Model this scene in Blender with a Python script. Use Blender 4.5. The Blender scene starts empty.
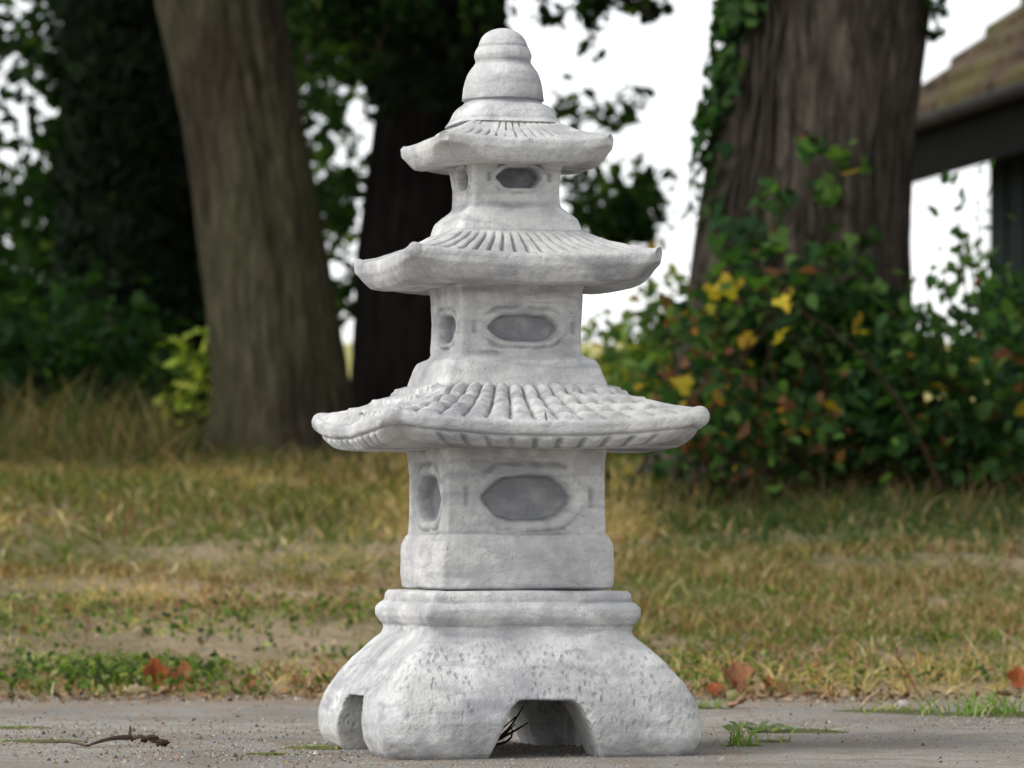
import bpy, bmesh, math, random
import numpy as np
from mathutils import Vector
R = math.radians
rng = np.random.default_rng(7)
random.seed(7)
C = bpy.context.scene.collection

# ------------------------------------------------------------------ camera, sky, sun, exposure
F = 4100.0; CH = 0.24; HY = 540.0          # focal length in pixels, eye height, horizon row
scn = bpy.context.scene
cam = bpy.data.cameras.new('camera'); co = bpy.data.objects.new('camera', cam); C.objects.link(co)
co.location = (0, 0, CH); co.rotation_euler = (R(90), 0, 0)
cam.sensor_width = 36; cam.lens = 36*F/1024; cam.shift_y = (HY-384)/1024
cam.clip_start = .05; cam.clip_end = 2000
cam.dof.use_dof = True; cam.dof.focus_distance = 4.5; cam.dof.aperture_fstop = 10.5
scn.camera = co

w = bpy.data.worlds.new('World'); scn.world = w; w.use_nodes = True
nt = w.node_tree; bg = nt.nodes['Background']
sky = nt.nodes.new('ShaderNodeTexSky'); sky.sky_type = 'NISHITA'; sky.sun_disc = False
SUN_EL, SUN_AZ = 46, 244                   # azimuth measured clockwise from +Y
sky.sun_elevation = R(SUN_EL); sky.sun_rotation = R(SUN_AZ); sky.air_density = 1.0; sky.dust_density = 1.0; sky.ozone_density = 1
hs = nt.nodes.new('ShaderNodeHueSaturation'); hs.inputs['Saturation'].default_value = .13
nt.links.new(sky.outputs[0], hs.inputs['Color']); nt.links.new(hs.outputs[0], bg.inputs['Color'])
bg.inputs['Strength'].default_value = .15
sl = bpy.data.lights.new('sun', 'SUN'); so = bpy.data.objects.new('sun', sl); C.objects.link(so)
sl.energy = .95; sl.angle = R(28); sl.color = (1, .965, .92)
sd = Vector((math.sin(R(SUN_AZ))*math.cos(R(SUN_EL)), math.cos(R(SUN_AZ))*math.cos(R(SUN_EL)), math.sin(R(SUN_EL))))
so.rotation_euler = sd.to_track_quat('Z', 'Y').to_euler()
so.location = (-3, -3, 8)
scn.view_settings.view_transform = 'Standard'; scn.view_settings.look = 'None'
scn.view_settings.exposure = 0.85; scn.view_settings.gamma = 1
scn.cycles.max_bounces = 6; scn.cycles.transparent_max_bounces = 4
scn.cycles.use_denoising = True

# ------------------------------------------------------------------ helpers
def P(px, py, d):
    """world point that stands at depth d and is seen near (px,py)"""
    return np.array([(px-512)/F*d, d, CH+(HY-py)/F*d])

def _h(ix, iy, iz, s):
    n = (ix*374761393 + iy*668265263 + iz*2147483647 + s*1274126177) & 0xffffffff
    n = ((n ^ (n >> 13))*1274126177) & 0xffffffff
    n = ((n ^ (n >> 15))*2246822519) & 0xffffffff
    return ((n ^ (n >> 16)) & 0xffffff)/float(0xffffff)
def vnoise(p, s=0):
    p = np.asarray(p, float); i = np.floor(p).astype(np.int64); f = p-i; f = f*f*(3-2*f)
    r = 0
    for a in (0, 1):
        for b in (0, 1):
            for c in (0, 1):
                wgt = (f[..., 0] if a else 1-f[..., 0])*(f[..., 1] if b else 1-f[..., 1])*(f[..., 2] if c else 1-f[..., 2])
                r = r + wgt*_h(i[..., 0]+a, i[..., 1]+b, i[..., 2]+c, s)
    return r*2-1
def fbm(p, s=0, o=4):
    r = 0; a = 1; t = 0; p = np.asarray(p, float)
    for k in range(o):
        r = r+a*vnoise(p, s+k); t += a; a *= .5; p = p*2.03+11.3
    return r/t
def sstep(a, b, x):
    t = np.clip((x-a)/(b-a), 0, 1); return t*t*(3-2*t)

def mesh_np(name, V, faces_flat, counts, mat, parent=None, smooth=True, cols=None, wash_shade=None):
    """numpy arrays to one mesh object"""
    me = bpy.data.meshes.new(name)
    V = np.asarray(V, np.float32); faces_flat = np.asarray(faces_flat, np.int32); counts = np.asarray(counts, np.int32)
    me.vertices.add(len(V)); me.vertices.foreach_set('co', V.ravel())
    me.loops.add(len(faces_flat)); me.loops.foreach_set('vertex_index', faces_flat)
    me.polygons.add(len(counts))
    st = np.concatenate([[0], np.cumsum(counts)[:-1]]).astype(np.int32)
    me.polygons.foreach_set('loop_start', st)
    try: me.polygons.foreach_set('loop_total', counts)
    except Exception: pass
    me.update(calc_edges=True)
    me.polygons.foreach_set('use_smooth', [smooth]*len(counts))
    if cols is not None:
        at = me.attributes.new('col', 'FLOAT_COLOR', 'POINT')
        c4 = np.ones((len(V), 4), np.float32); c4[:, :3] = cols; at.data.foreach_set('color', c4.ravel())
    if wash_shade is not None:
        at = me.attributes.new('wash_shade', 'FLOAT', 'POINT'); at.data.foreach_set('value', np.asarray(wash_shade, np.float32).ravel())
    me.validate()
    if mat: me.materials.append(mat)
    o = bpy.data.objects.new(name, me); C.objects.link(o)
    if parent: o.parent = parent
    return o
def grid_mesh(name, G, mat, parent=None, wrap=True, cap=True, wash_shade=None, cols=None):
    """G (rows, cols, 3); wrap round the columns, cap both ends"""
    n, m = G.shape[:2]
    V = G.reshape(-1, 3); i = np.arange(n-1)[:, None]; j = np.arange(m if wrap else m-1)[None, :]
    jj = (j+1) % m
    q = np.stack([i*m+j, i*m+jj, (i+1)*m+jj, (i+1)*m+j], -1).reshape(-1, 4)
    fl = q.ravel(); cn = np.full(len(q), 4)
    wv = None if wash_shade is None else wash_shade.reshape(-1)
    cv = None if cols is None else cols.reshape(-1, 3)
    if cap and wrap:
        c0 = G[0].mean(0); c1 = G[-1].mean(0); k = n*m
        V = np.vstack([V, c0, c1]); J = np.arange(m); J2 = (J+1) % m
        t0 = np.stack([np.full(m, k), J2, J], -1); t1 = np.stack([np.full(m, k+1), (n-1)*m+J, (n-1)*m+J2], -1)
        fl = np.concatenate([fl, t0.ravel(), t1.ravel()]); cn = np.concatenate([cn, np.full(2*m, 3)])
        if wv is not None: wv = np.concatenate([wv, [0, 0]])
        if cv is not None: cv = np.vstack([cv, cv[:1], cv[-1:]])
    return mesh_np(name, V, fl, cn, mat, parent, True, cv, wv)
def tube_arrays(pts, rad, n=6):
    pts = np.asarray(pts, float); rad = np.broadcast_to(rad, (len(pts),))
    T = np.gradient(pts, axis=0); T /= np.linalg.norm(T, axis=1)[:, None]+1e-9
    ref = np.where(np.abs(T[:, 2:3]) > .9, [[1., 0, 0]], [[0., 0, 1.]])
    A = np.cross(T, ref); A /= np.linalg.norm(A, axis=1)[:, None]+1e-9; B = np.cross(T, A)
    # keep the frame from flipping
    for k in range(1, len(pts)):
        a = A[k-1]-T[k]*np.dot(A[k-1], T[k]); a /= np.linalg.norm(a)+1e-9; A[k] = a; B[k] = np.cross(T[k], a)
    th = np.linspace(0, 2*np.pi, n, endpoint=False)
    return pts[:, None]+rad[:, None, None]*(np.cos(th)[None, :, None]*A[:, None]+np.sin(th)[None, :, None]*B[:, None])
class Acc:
    """collects tubes, leaves and polygons for ONE mesh"""
    def __init__(s): s.V = []; s.F = []; s.N = []; s.Cc = []; s.n = 0
    def raw(s, V, fl, cn, col):
        V = np.asarray(V, float).reshape(-1, 3)
        s.V.append(V); s.F.append(np.asarray(fl).ravel()+s.n); s.N.append(np.asarray(cn).ravel())
        c = np.broadcast_to(np.asarray(col, float), (len(V), 3)); s.Cc.append(c); s.n += len(V)
    def tube(s, pts, rad, n=6, col=(.1, .08, .05)):
        G = tube_arrays(pts, rad, n); r, m = G.shape[:2]
        i = np.arange(r-1)[:, None]; j = np.arange(m)[None, :]; jj = (j+1) % m
        q = np.stack([i*m+j, i*m+jj, (i+1)*m+jj, (i+1)*m+j], -1).reshape(-1, 4)
        s.raw(G, q, np.full(len(q), 4), col)
    def leaves(s, pos, size, col, shape='leaf', up=.35, out=None, outw=0., droop=0.):
        """instances of a small folded leaf; pos (n,3) size (n,) col (n,3)"""
        pos = np.asarray(pos, float); n = len(pos)
        if n == 0: return
        size = np.broadcast_to(size, (n,))
        nr = rng.normal(size=(n, 3)); nr[:, 2] += up*2
        if out is not None: nr = nr*(1-outw)+out*outw*2.2
        nr /= np.linalg.norm(nr, axis=1)[:, None]
        d = rng.normal(size=(n, 3)); d[:, 2] -= droop*2; d -= nr*(d*nr).sum(1)[:, None]; d /= np.linalg.norm(d, axis=1)[:, None]+1e-9
        b = np.cross(nr, d)
        T, faces = SHAPES[shape]; m = len(T)
        V = pos[:, None]+size[:, None, None]*(T[None, :, 0:1]*d[:, None]+T[None, :, 1:2]*b[:, None]+T[None, :, 2:3]*nr[:, None])
        fl = []; cn = []
        off = np.arange(n)*m
        for f in faces:
            fl.append(off[:, None]+np.array(f)[None]); cn.append(np.full(n, len(f)))
        # keep the order face by face
        for f, cc in zip(fl, cn):
            pass
        base = s.n
        s.V.append(V.reshape(-1, 3)); s.Cc.append(np.repeat(np.asarray(col, float), m, 0)); s.n += n*m
        for f, cc in zip(fl, cn): s.F.append(f.ravel()+base); s.N.append(cc)
    def build(s, name, mat, parent=None, smooth=True):
        return mesh_np(name, np.vstack(s.V), np.concatenate(s.F), np.concatenate(s.N), mat, parent, smooth, np.vstack(s.Cc))
SHAPES = {
 'quad': (np.array([[-.5, 0, 0], [0, .32, .06], [.5, 0, -.05], [0, -.32, .06]]), [(0, 3, 2, 1)]),
 'leaf': (np.array([[-.5, 0, 0], [-.2, .3, .08], [.15, .27, .06], [.5, 0, -.1], [.15, -.27, .06], [-.2, -.3, .08], [0, 0, 0]]),
          [(0, 6, 1), (1, 6, 2), (2, 6, 3), (3, 6, 4), (4, 6, 5), (5, 6, 0)]),
 'ivy': (np.array([[-.35, 0, 0], [-.5, .3, .03], [-.15, .5, .05], [.05, .25, .03], [.55, 0, -.1], [.05, -.25, .03], [-.15, -.5, .05], [-.5, -.3, .03], [-.1, 0, -.03]]),
          [(0, 8, 1), (1, 8, 2), (2, 8, 3), (3, 8, 4), (4, 8, 5), (5, 8, 6), (6, 8, 7), (7, 8, 0)]),
}
def choose(n, palette, weights, var=.25):
    pal = np.array(palette, float); k = rng.choice(len(pal), n, p=np.array(weights)/np.sum(weights))
    return pal[k]*(1+rng.uniform(-var, var, (n, 1)))*(1+rng.uniform(-.08, .08, (n, 3)))

def tag(o, label=None, cat=None, group=None, kind=None):
    if label: o['label'] = label
    if cat: o['category'] = cat
    if group: o['group'] = group
    if kind: o['kind'] = kind
    return o
def empty(name, loc, label, cat, group=None, rz=0):
    o = bpy.data.objects.new(name, None); C.objects.link(o); o.location = loc; o.rotation_euler = (0, 0, rz)
    o.empty_display_size = .1
    return tag(o, label, cat, group)

# ------------------------------------------------------------------ materials
def newmat(name, rough=.9):
    m = bpy.data.materials.new(name); m.use_nodes = True; n = m.node_tree.nodes; b = n['Principled BSDF']
    b.inputs['Roughness'].default_value = rough; b.inputs['Specular IOR Level'].default_value = .10
    return m, m.node_tree, b
def node(t, ty, **kw):
    n = t.nodes.new(ty)
    for k, v in kw.items():
        if k in n.inputs: n.inputs[k].default_value = v
        else: setattr(n, k, v)
    return n
def ramp(t, src, stops):
    r = t.nodes.new('ShaderNodeValToRGB'); t.links.new(src, r.inputs[0]); e = r.color_ramp.elements
    while len(e) < len(stops): e.new(.5)
    for q, (p, c) in zip(e, stops):
        q.position = p; q.color = (c[0], c[1], c[2], 1) if hasattr(c, '__len__') else (c, c, c, 1)
    return r
def mix(t, fac, a, b, mode='MIX'):
    m = t.nodes.new('ShaderNodeMix'); m.data_type = 'RGBA'; m.blend_type = mode
    for i, v in ((0, fac), (6, a), (7, b)):
        if isinstance(v, bpy.types.NodeSocket): t.links.new(v, m.inputs[i])
        elif i == 0: m.inputs[0].default_value = v
        else: m.inputs[i].default_value = (*v, 1)
    return m.outputs[2]
def objco(t, scale=(1, 1, 1)):
    c = t.nodes.new('ShaderNodeTexCoord'); mp = t.nodes.new('ShaderNodeMapping'); mp.inputs['Scale'].default_value = scale
    t.links.new(c.outputs['Object'], mp.inputs[0]); return mp.outputs[0]
def bump(t, b, h, strength, dist, prev=None):
    u = t.nodes.new('ShaderNodeBump'); u.inputs['Strength'].default_value = strength; u.inputs['Distance'].default_value = dist
    t.links.new(h, u.inputs['Height'])
    if prev: t.links.new(prev, u.inputs['Normal'])
    t.links.new(u.outputs[0], b.inputs['Normal']); return u.outputs[0]

def stone_mat(name, dimples=False):
    m, t, b = newmat(name, .93); L = t.links
    co_ = objco(t)
    n1 = node(t, 'ShaderNodeTexNoise', Scale=9., Detail=6., Roughness=.62); L.new(co_, n1.inputs['Vector'])
    n2 = node(t, 'ShaderNodeTexNoise', Scale=38., Detail=5., Roughness=.7); L.new(co_, n2.inputs['Vector'])
    st = objco(t, (14, 14, 70)); n3 = node(t, 'ShaderNodeTexNoise', Scale=1., Detail=4., Distortion=.8); L.new(st, n3.inputs['Vector'])
    base = ramp(t, n1.outputs[0], [(.33, (.27, .27, .28)), (.44, (.46, .458, .455)), (.55, (.63, .625, .61))])
    c = mix(t, ramp(t, n2.outputs[0], [(.46, 0), (.60, .6)]).outputs[0], base.outputs[0], (.38, .385, .395))
    c = mix(t, ramp(t, n3.outputs[0], [(.52, 0), (.66, .6)]).outputs[0], c, (.30, .305, .325))
    nw = node(t, 'ShaderNodeTexNoise', Scale=5.5, Detail=5., Roughness=.6); L.new(objco(t, (1, 1, 1.6)), nw.inputs['Vector'])
    c = mix(t, ramp(t, nw.outputs[0], [(.48, 0), (.64, .5)]).outputs[0], c, (.41, .40, .37))
    wa = node(t, 'ShaderNodeAttribute', attribute_name='wash_shade')
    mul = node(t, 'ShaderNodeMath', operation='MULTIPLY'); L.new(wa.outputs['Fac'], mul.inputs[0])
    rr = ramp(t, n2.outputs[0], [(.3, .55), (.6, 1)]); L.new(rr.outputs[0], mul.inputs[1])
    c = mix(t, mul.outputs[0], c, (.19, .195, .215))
    sp = node(t, 'ShaderNodeTexVoronoi', Scale=240.); L.new(co_, sp.inputs['Vector'])
    n4 = node(t, 'ShaderNodeTexNoise', Scale=55., Detail=2.); L.new(co_, n4.inputs['Vector'])
    spm = node(t, 'ShaderNodeMath', operation='MULTIPLY')
    L.new(ramp(t, sp.outputs[0], [(.12, 1), (.2, 0)]).outputs[0], spm.inputs[0]); L.new(ramp(t, n4.outputs[0], [(.56, 0), (.66, .8)]).outputs[0], spm.inputs[1])
    c = mix(t, spm.outputs[0], c, (.17, .165, .16))
    L.new(c, b.inputs['Base Color'])
    fine = node(t, 'ShaderNodeTexNoise', Scale=420., Detail=3.); L.new(co_, fine.inputs['Vector'])
    pv = bump(t, b, fine.outputs[0], .35, .0012)
    pv = bump(t, b, n2.outputs[0], .75, .006, pv)
    inv = node(t, 'ShaderNodeMath', operation='MULTIPLY'); L.new(spm.outputs[0], inv.inputs[0]); inv.inputs[1].default_value = -1
    pv = bump(t, b, inv.outputs[0], .6, .0015, pv)
    if dimples:
        dm = objco(t, (125, 125, 78)); ds = node(t, 'ShaderNodeTexNoise', Scale=.6, Detail=2.); L.new(dm, ds.inputs['Vector'])
        ad = node(t, 'ShaderNodeMixRGB', blend_type='ADD'); ad.inputs[0].default_value = 1.6; L.new(dm, ad.inputs[1]); L.new(ds.outputs[1], ad.inputs[2])
        v = node(t, 'ShaderNodeTexVoronoi', Scale=1.); L.new(ad.outputs[0], v.inputs['Vector'])
        msk = node(t, 'ShaderNodeTexNoise', Scale=13., Detail=2.); L.new(co_, msk.inputs['Vector'])
        sep = node(t, 'ShaderNodeSeparateXYZ'); L.new(co_, sep.inputs[0])
        zz = ramp(t, sep.outputs[2], [(.008, .2), (.05, 1), (.112, .8), (.125, 0)])
        mm = node(t, 'ShaderNodeMath', operation='MULTIPLY'); L.new(zz.outputs[0], mm.inputs[0]); L.new(ramp(t, msk.outputs[0], [(.35, .05), (.62, 1)]).outputs[0], mm.inputs[1])
        pit = ramp(t, v.outputs[0], [(.15, 0), (.45, 1)])
        ml = node(t, 'ShaderNodeMix', data_type='FLOAT'); L.new(mm.outputs[0], ml.inputs[0]); ml.inputs[2].default_value = 1; L.new(pit.outputs[0], ml.inputs[3])
        bump(t, b, ml.outputs[0], .8, .0022, pv)
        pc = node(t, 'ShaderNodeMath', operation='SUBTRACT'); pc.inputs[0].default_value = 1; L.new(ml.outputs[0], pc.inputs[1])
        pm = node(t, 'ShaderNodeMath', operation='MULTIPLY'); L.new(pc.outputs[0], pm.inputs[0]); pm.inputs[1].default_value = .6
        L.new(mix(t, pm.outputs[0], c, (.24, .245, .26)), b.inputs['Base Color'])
    return m
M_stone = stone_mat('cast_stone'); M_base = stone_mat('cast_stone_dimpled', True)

def leaf_mat(name, trans=.35, rough=.7, tint=1.):
    m, t, b = newmat(name, rough); L = t.links; b.inputs['Specular IOR Level'].default_value = .08
    a = node(t, 'ShaderNodeAttribute', attribute_name='col')
    L.new(a.outputs[0], b.inputs['Base Color'])
    tr = node(t, 'ShaderNodeBsdfTranslucent'); ms = node(t, 'ShaderNodeMixShader'); ms.inputs[0].default_value = trans
    br = mix(t, 1., a.outputs[0], (2.2, 2.5, .9), 'MULTIPLY'); L.new(br, tr.inputs[0])
    L.new(b.outputs[0], ms.inputs[1]); L.new(tr.outputs[0], ms.inputs[2]); L.new(ms.outputs[0], t.nodes['Material Output'].inputs[0])
    return m
M_leaf = leaf_mat('leaf'); M_grass = leaf_mat('grass_blade', .25, .7)
def col_mat(name, rough=.9):
    m, t, b = newmat(name, rough); a = node(t, 'ShaderNodeAttribute', attribute_name='col'); t.links.new(a.outputs[0], b.inputs['Base Color']); return m
M_twig = col_mat('twig')
def dead_mat():
    m, t, b = newmat('dead_leaf', .8); L = t.links
    a = node(t, 'ShaderNodeAttribute', attribute_name='col'); n = node(t, 'ShaderNodeTexNoise', Scale=60., Detail=4.); L.new(objco(t), n.inputs['Vector'])
    L.new(mix(t, ramp(t, n.outputs[0], [(.4, 0), (.7, .6)]).outputs[0], a.outputs[0], (.12, .06, .03)), b.inputs['Base Color']); bump(t, b, n.outputs[0], .4, .002)
    return m
M_dead = dead_mat()
def bark_mat(name, c1, c2, c3, moss=0.):
    m, t, b = newmat(name, .95); L = t.links
    v = objco(t, (20, 20, 3.2)); n1 = node(t, 'ShaderNodeTexNoise', Scale=2., Detail=8., Roughness=.72, Distortion=.6); L.new(v, n1.inputs['Vector'])
    v2 = objco(t, (1.2, 1.2, .8)); n2 = node(t, 'ShaderNodeTexNoise', Scale=2.2, Detail=4.); L.new(v2, n2.inputs['Vector'])
    r1 = ramp(t, n1.outputs[0], [(.36, c1), (.5, c2), (.66, c3)])
    c = mix(t, ramp(t, n2.outputs[0], [(.42, 0), (.62, .55)]).outputs[0], r1.outputs[0], [x*.6 for x in c2])
    if moss: c = mix(t, ramp(t, n2.outputs[0], [(.45, moss), (.6, 0)]).outputs[0], c, (.09, .10, .04))
    L.new(c, b.inputs['Base Color']); bump(t, b, n1.outputs[0], .9, .03)
    return m
M_bark = bark_mat('bark_olive', (.016, .013, .009), (.056, .046, .031), (.135, .112, .078), .25)
M_bark_r = bark_mat('bark_brown', (.012, .010, .008), (.060, .049, .039), (.15, .122, .10))
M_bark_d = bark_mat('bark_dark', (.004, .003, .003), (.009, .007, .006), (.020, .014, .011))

# ------------------------------------------------------------------ ground
GY = np.array([-60, 6.15, 7.0, 8.0, 9.5, 10.5, 12, 14, 20, 35, 90, 130, 400])
GZ = np.array([0, 0.0, .045, .135, .30, .40, .48, .54, .60, .70, 4.6, 5.0, 5.0])
def ground_z(x, y):
    x = np.asarray(x, float); y = np.asarray(y, float)
    z = np.interp(y, GY, GZ)
    k = sstep(6.3, 7.5, y)
    p = np.stack([x*.9, y*.9, x*0], -1); p2 = np.stack([x*5, y*5, x*0], -1)
    return z+k*(fbm(p, 3, 3)*.03+fbm(p2, 9, 2)*.008)*np.clip(y/10, 0, 3)**.3
xs = np.unique(np.concatenate([np.linspace(-300, -10, 30), np.linspace(-10, -3, 40), np.linspace(-3, 3, 241), np.linspace(3, 10, 40), np.linspace(10, 300, 30)]))
ys = np.unique(np.concatenate([np.linspace(-60, 5.8, 12), np.linspace(5.8, 14, 260), np.linspace(14, 40, 60), np.linspace(40, 140, 60), np.linspace(140, 400, 10)]))
X, Y = np.meshgrid(xs, ys)
Gd = np.stack([X, Y, ground_z(X, Y)], -1)
m, t, b = newmat('dry_soil_and_turf', 1.); L = t.links
oc = objco(t); na = node(t, 'ShaderNodeTexNoise', Scale=1.6, Detail=5., Roughness=.6); L.new(oc, na.inputs['Vector'])
nb = node(t, 'ShaderNodeTexNoise', Scale=45., Detail=5., Roughness=.7); L.new(oc, nb.inputs['Vector'])
c = mix(t, ramp(t, na.outputs[0], [(.42, 0), (.6, 1)]).outputs[0], (.36, .275, .19), (.15, .13, .065))
c = mix(t, ramp(t, nb.outputs[0], [(.4, 0), (.65, .7)]).outputs[0], c, (.15, .12, .07))
sp = node(t, 'ShaderNodeSeparateXYZ'); L.new(oc, sp.inputs[0])
far = node(t, 'ShaderNodeMapRange'); L.new(sp.outputs[1], far.inputs[0]); far.inputs[1].default_value = 20; far.inputs[2].default_value = 34
nf = node(t, 'ShaderNodeTexNoise', Scale=.25, Detail=3.); L.new(oc, nf.inputs['Vector'])
fc = ramp(t, nf.outputs[0], [(.35, (.30, .29, .09)), (.65, (.42, .36, .14))])
c = mix(t, far.outputs[0], c, fc.outputs[0]); L.new(c, b.inputs['Base Color']); bump(t, b, nb.outputs[0], .8, .012)
g = grid_mesh('ground', Gd, m, wrap=False, cap=False); tag(g, kind='structure')

# paved yard, 4 mm proud of the soil with a ragged edge
pxs = np.concatenate([np.linspace(-12, -1.6, 30), np.linspace(-1.55, 1.55, 260), np.linspace(1.6, 12, 30)])
edge = 6.10+fbm(np.stack([pxs*2.5, pxs*0, pxs*0], -1), 5, 5)*.26
rows = np.linspace(0, 1, 60)
PX = np.repeat(pxs[None], 60, 0); PY = -8+(edge[None]+8)*(rows[:, None]**.35)
pz = .004+fbm(np.stack([PX*3, PY*3, PX*0], -1), 6, 3)*.0015
pz[-1] = -.004
m, t, b = newmat('weathered_asphalt', .92); L = t.links; oc = objco(t)
n1 = node(t, 'ShaderNodeTexNoise', Scale=2.6, Detail=6., Roughness=.6); L.new(oc, n1.inputs['Vector'])
n2 = node(t, 'ShaderNodeTexNoise', Scale=260., Detail=3., Roughness=.8); L.new(oc, n2.inputs['Vector'])
n3 = node(t, 'ShaderNodeTexNoise', Scale=14., Detail=6., Roughness=.7); L.new(oc, n3.inputs['Vector'])
c = ramp(t, n1.outputs[0], [(.38, (.20, .185, .165)), (.62, (.34, .32, .285))]).outputs[0]
c = mix(t, ramp(t, n2.outputs[0], [(.38, .75), (.5, 0), (.62, 0)]).outputs[0], c, (.15, .145, .14))
c = mix(t, ramp(t, n2.outputs[0], [(.55, 0), (.66, .7)]).outputs[0], c, (.46, .45, .43))
c = mix(t, ramp(t, n3.outputs[0], [(.48, 0), (.60, .8)]).outputs[0], c, (.23, .185, .14))
sp = node(t, 'ShaderNodeSeparateXYZ'); L.new(oc, sp.inputs[0])
ml = node(t, 'ShaderNodeMath', operation='MULTIPLY_ADD'); L.new(n3.outputs[0], ml.inputs[0]); ml.inputs[1].default_value = .9; L.new(sp.outputs[1], ml.inputs[2])
e1 = node(t, 'ShaderNodeMapRange'); L.new(ml.outputs[0], e1.inputs[0]); e1.inputs[1].default_value = 6.1; e1.inputs[2].default_value = 6.5
c = mix(t, e1.outputs[0], c, (.27, .215, .16))
L.new(c, b.inputs['Base Color']); pv = bump(t, b, n2.outputs[0], .8, .003); bump(t, b, n3.outputs[0], .5, .006, pv)
g = grid_mesh('pavement', np.stack([PX, PY, pz], -1), m, wrap=False, cap=False); tag(g, kind='structure')

# ------------------------------------------------------------------ the pagoda
DC = 4.6; TH = R(15)
def Z(y, a=.1): return CH+(HY-y)*(DC-.97*a)/F
pag = empty('stone_pagoda', ((505.5-512)/F*DC, DC, .005), 'pale grey cast stone garden pagoda with three tiled roofs standing on the pavement', 'garden pagoda', rz=TH); pag.scale = (.987, .987, 1)
ZO = .005
def sq_ring(N, a, rc):
    """N points round a rounded square: x, y, nx, ny, u (-1..1 along the side)"""
    t_ = np.arange(N)/N*4; k = np.floor(t_).astype(int); u = (t_-k)*2-1
    a = np.asarray(a, float)[..., None]; rc = np.asarray(rc, float)[..., None]
    px_, py_ = u*a, -a+0*u
    inn = a-rc
    cx, cy = np.clip(px_, -inn, inn), np.clip(py_, -inn, inn)
    dx, dy = px_-cx, py_-cy; d = np.sqrt(dx*dx+dy*dy)+1e-12
    nx, ny = dx/d, dy/d
    x, y = cx+nx*rc, cy+ny*rc
    for q in range(1, 4):
        mk = (k == q)
        cs, sn = [(0, 1), (-1, 0), (0, -1)][q-1]
        x2, y2 = x*cs-y*sn, x*sn+y*cs; n2x, n2y = nx*cs-ny*sn, nx*sn+ny*cs
        x = np.where(mk, x2, x); y = np.where(mk, y2, y); nx = np.where(mk, n2x, nx); ny = np.where(mk, n2y, ny)
    return x, y, nx, ny, u+0*x, k
def rough_disp(G, amp=.0013, seed=0, sc=22):
    return fbm(G*sc+seed*7.1, 20+seed, 4)*amp*1.6+fbm(G*120+seed, 30+seed, 2)*amp*.35
def body(name, prof, parent, win=None, N=560, step=.0012, seed=0, wash_edges=True, mat=None, rough=.0013):
    """prof: list of (z, half size, corner radius) bottom to top"""
    prof = np.array(prof, float)
    seg = np.concatenate([[0], np.cumsum(np.hypot(np.diff(prof[:, 0]), np.diff(prof[:, 1])))])
    n = max(12, int(seg[-1]/step)); s = np.linspace(0, seg[-1], n)
    z = np.interp(s, seg, prof[:, 0]); a = np.interp(s, seg, prof[:, 1]); rc = np.interp(s, seg, prof[:, 2])
    ker = np.array([1, 2, 3, 2, 1.])/9                               # soften the moulding's edges
    a = np.convolve(np.pad(a, 2, 'edge'), ker, 'valid')
    x, y, nx, ny, u, k = sq_ring(N, a, rc)
    zz = np.repeat(z[:, None], N, 1); dep = np.zeros_like(x); wash_shade = np.zeros_like(x)
    if win:
        for kk in range(4):
            w_, h_, zc, D = win
            jz = (kk*.37 % 1-.5)*.004
            sx = u*a[:, None]-.003; v = zz-zc-jz
            A = np.abs(v)/h_; B = np.abs(sx)/w_*.97+.40*A**1.3
            nz = fbm(np.stack([sx*60, v*60, sx*0+kk], -1), seed+3, 3)
            mt = (A**9+B**9)**(1/9.)+nz*.08
            d = D*sstep(1.1, .86, mt)
            rim = .0022*np.exp(-((mt-1.28)/.13)**2)
            A2 = np.abs(v)/(h_*1.55); B2 = np.abs(sx)/(w_*1.34)*.97+.42*A2**1.2
            m2 = (A2**12+B2**12)**(1/12.)+nz*.05
            slot = np.exp(-((np.abs(sx)-1.42*w_)/.0030)**2)*sstep(.55, .35, np.abs(v)/h_)
            gr = .0030*np.maximum(np.exp(-((m2-1.0)/.055)**2)*(.2+.8*sstep(.5, .8, A2))*sstep(-.35, .2, nz+.1), slot)
            pan = .0012*sstep(1.1, 1.0, m2)
            on = (k == kk)
            dep = np.where(on, dep-d+rim-gr-pan, dep)
            wash_shade = np.where(on, np.clip((1.35 if D > .02 else .85)*sstep(.25, .8, d/D)+.55*gr/.0030, 0, 1), wash_shade)  # grey pigment in the windows, plus painted deep-hole shade in the top openings
    G = np.stack([x, y, zz], -1)
    r = rough_disp(G, rough, seed)
    if wash_edges:
        # pigment left in the moulding's concave bends
        cur = np.gradient(np.gradient(a)); cc = np.clip(cur/ (np.abs(cur).max()+1e-9), 0, 1)
        wash_shade = np.maximum(wash_shade, .8*cc[:, None]*(.4+.6*sstep(-.3, .3, fbm(G*25, seed+9, 2))))
    d = dep+r
    G[..., 0] += nx*d; G[..., 1] += ny*d
    G[..., 2] += fbm(G*14, 50+seed, 2)*.0016-ZO
    return grid_mesh(name, G, mat or M_stone, parent, wash_shade=wash_shade)

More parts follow.
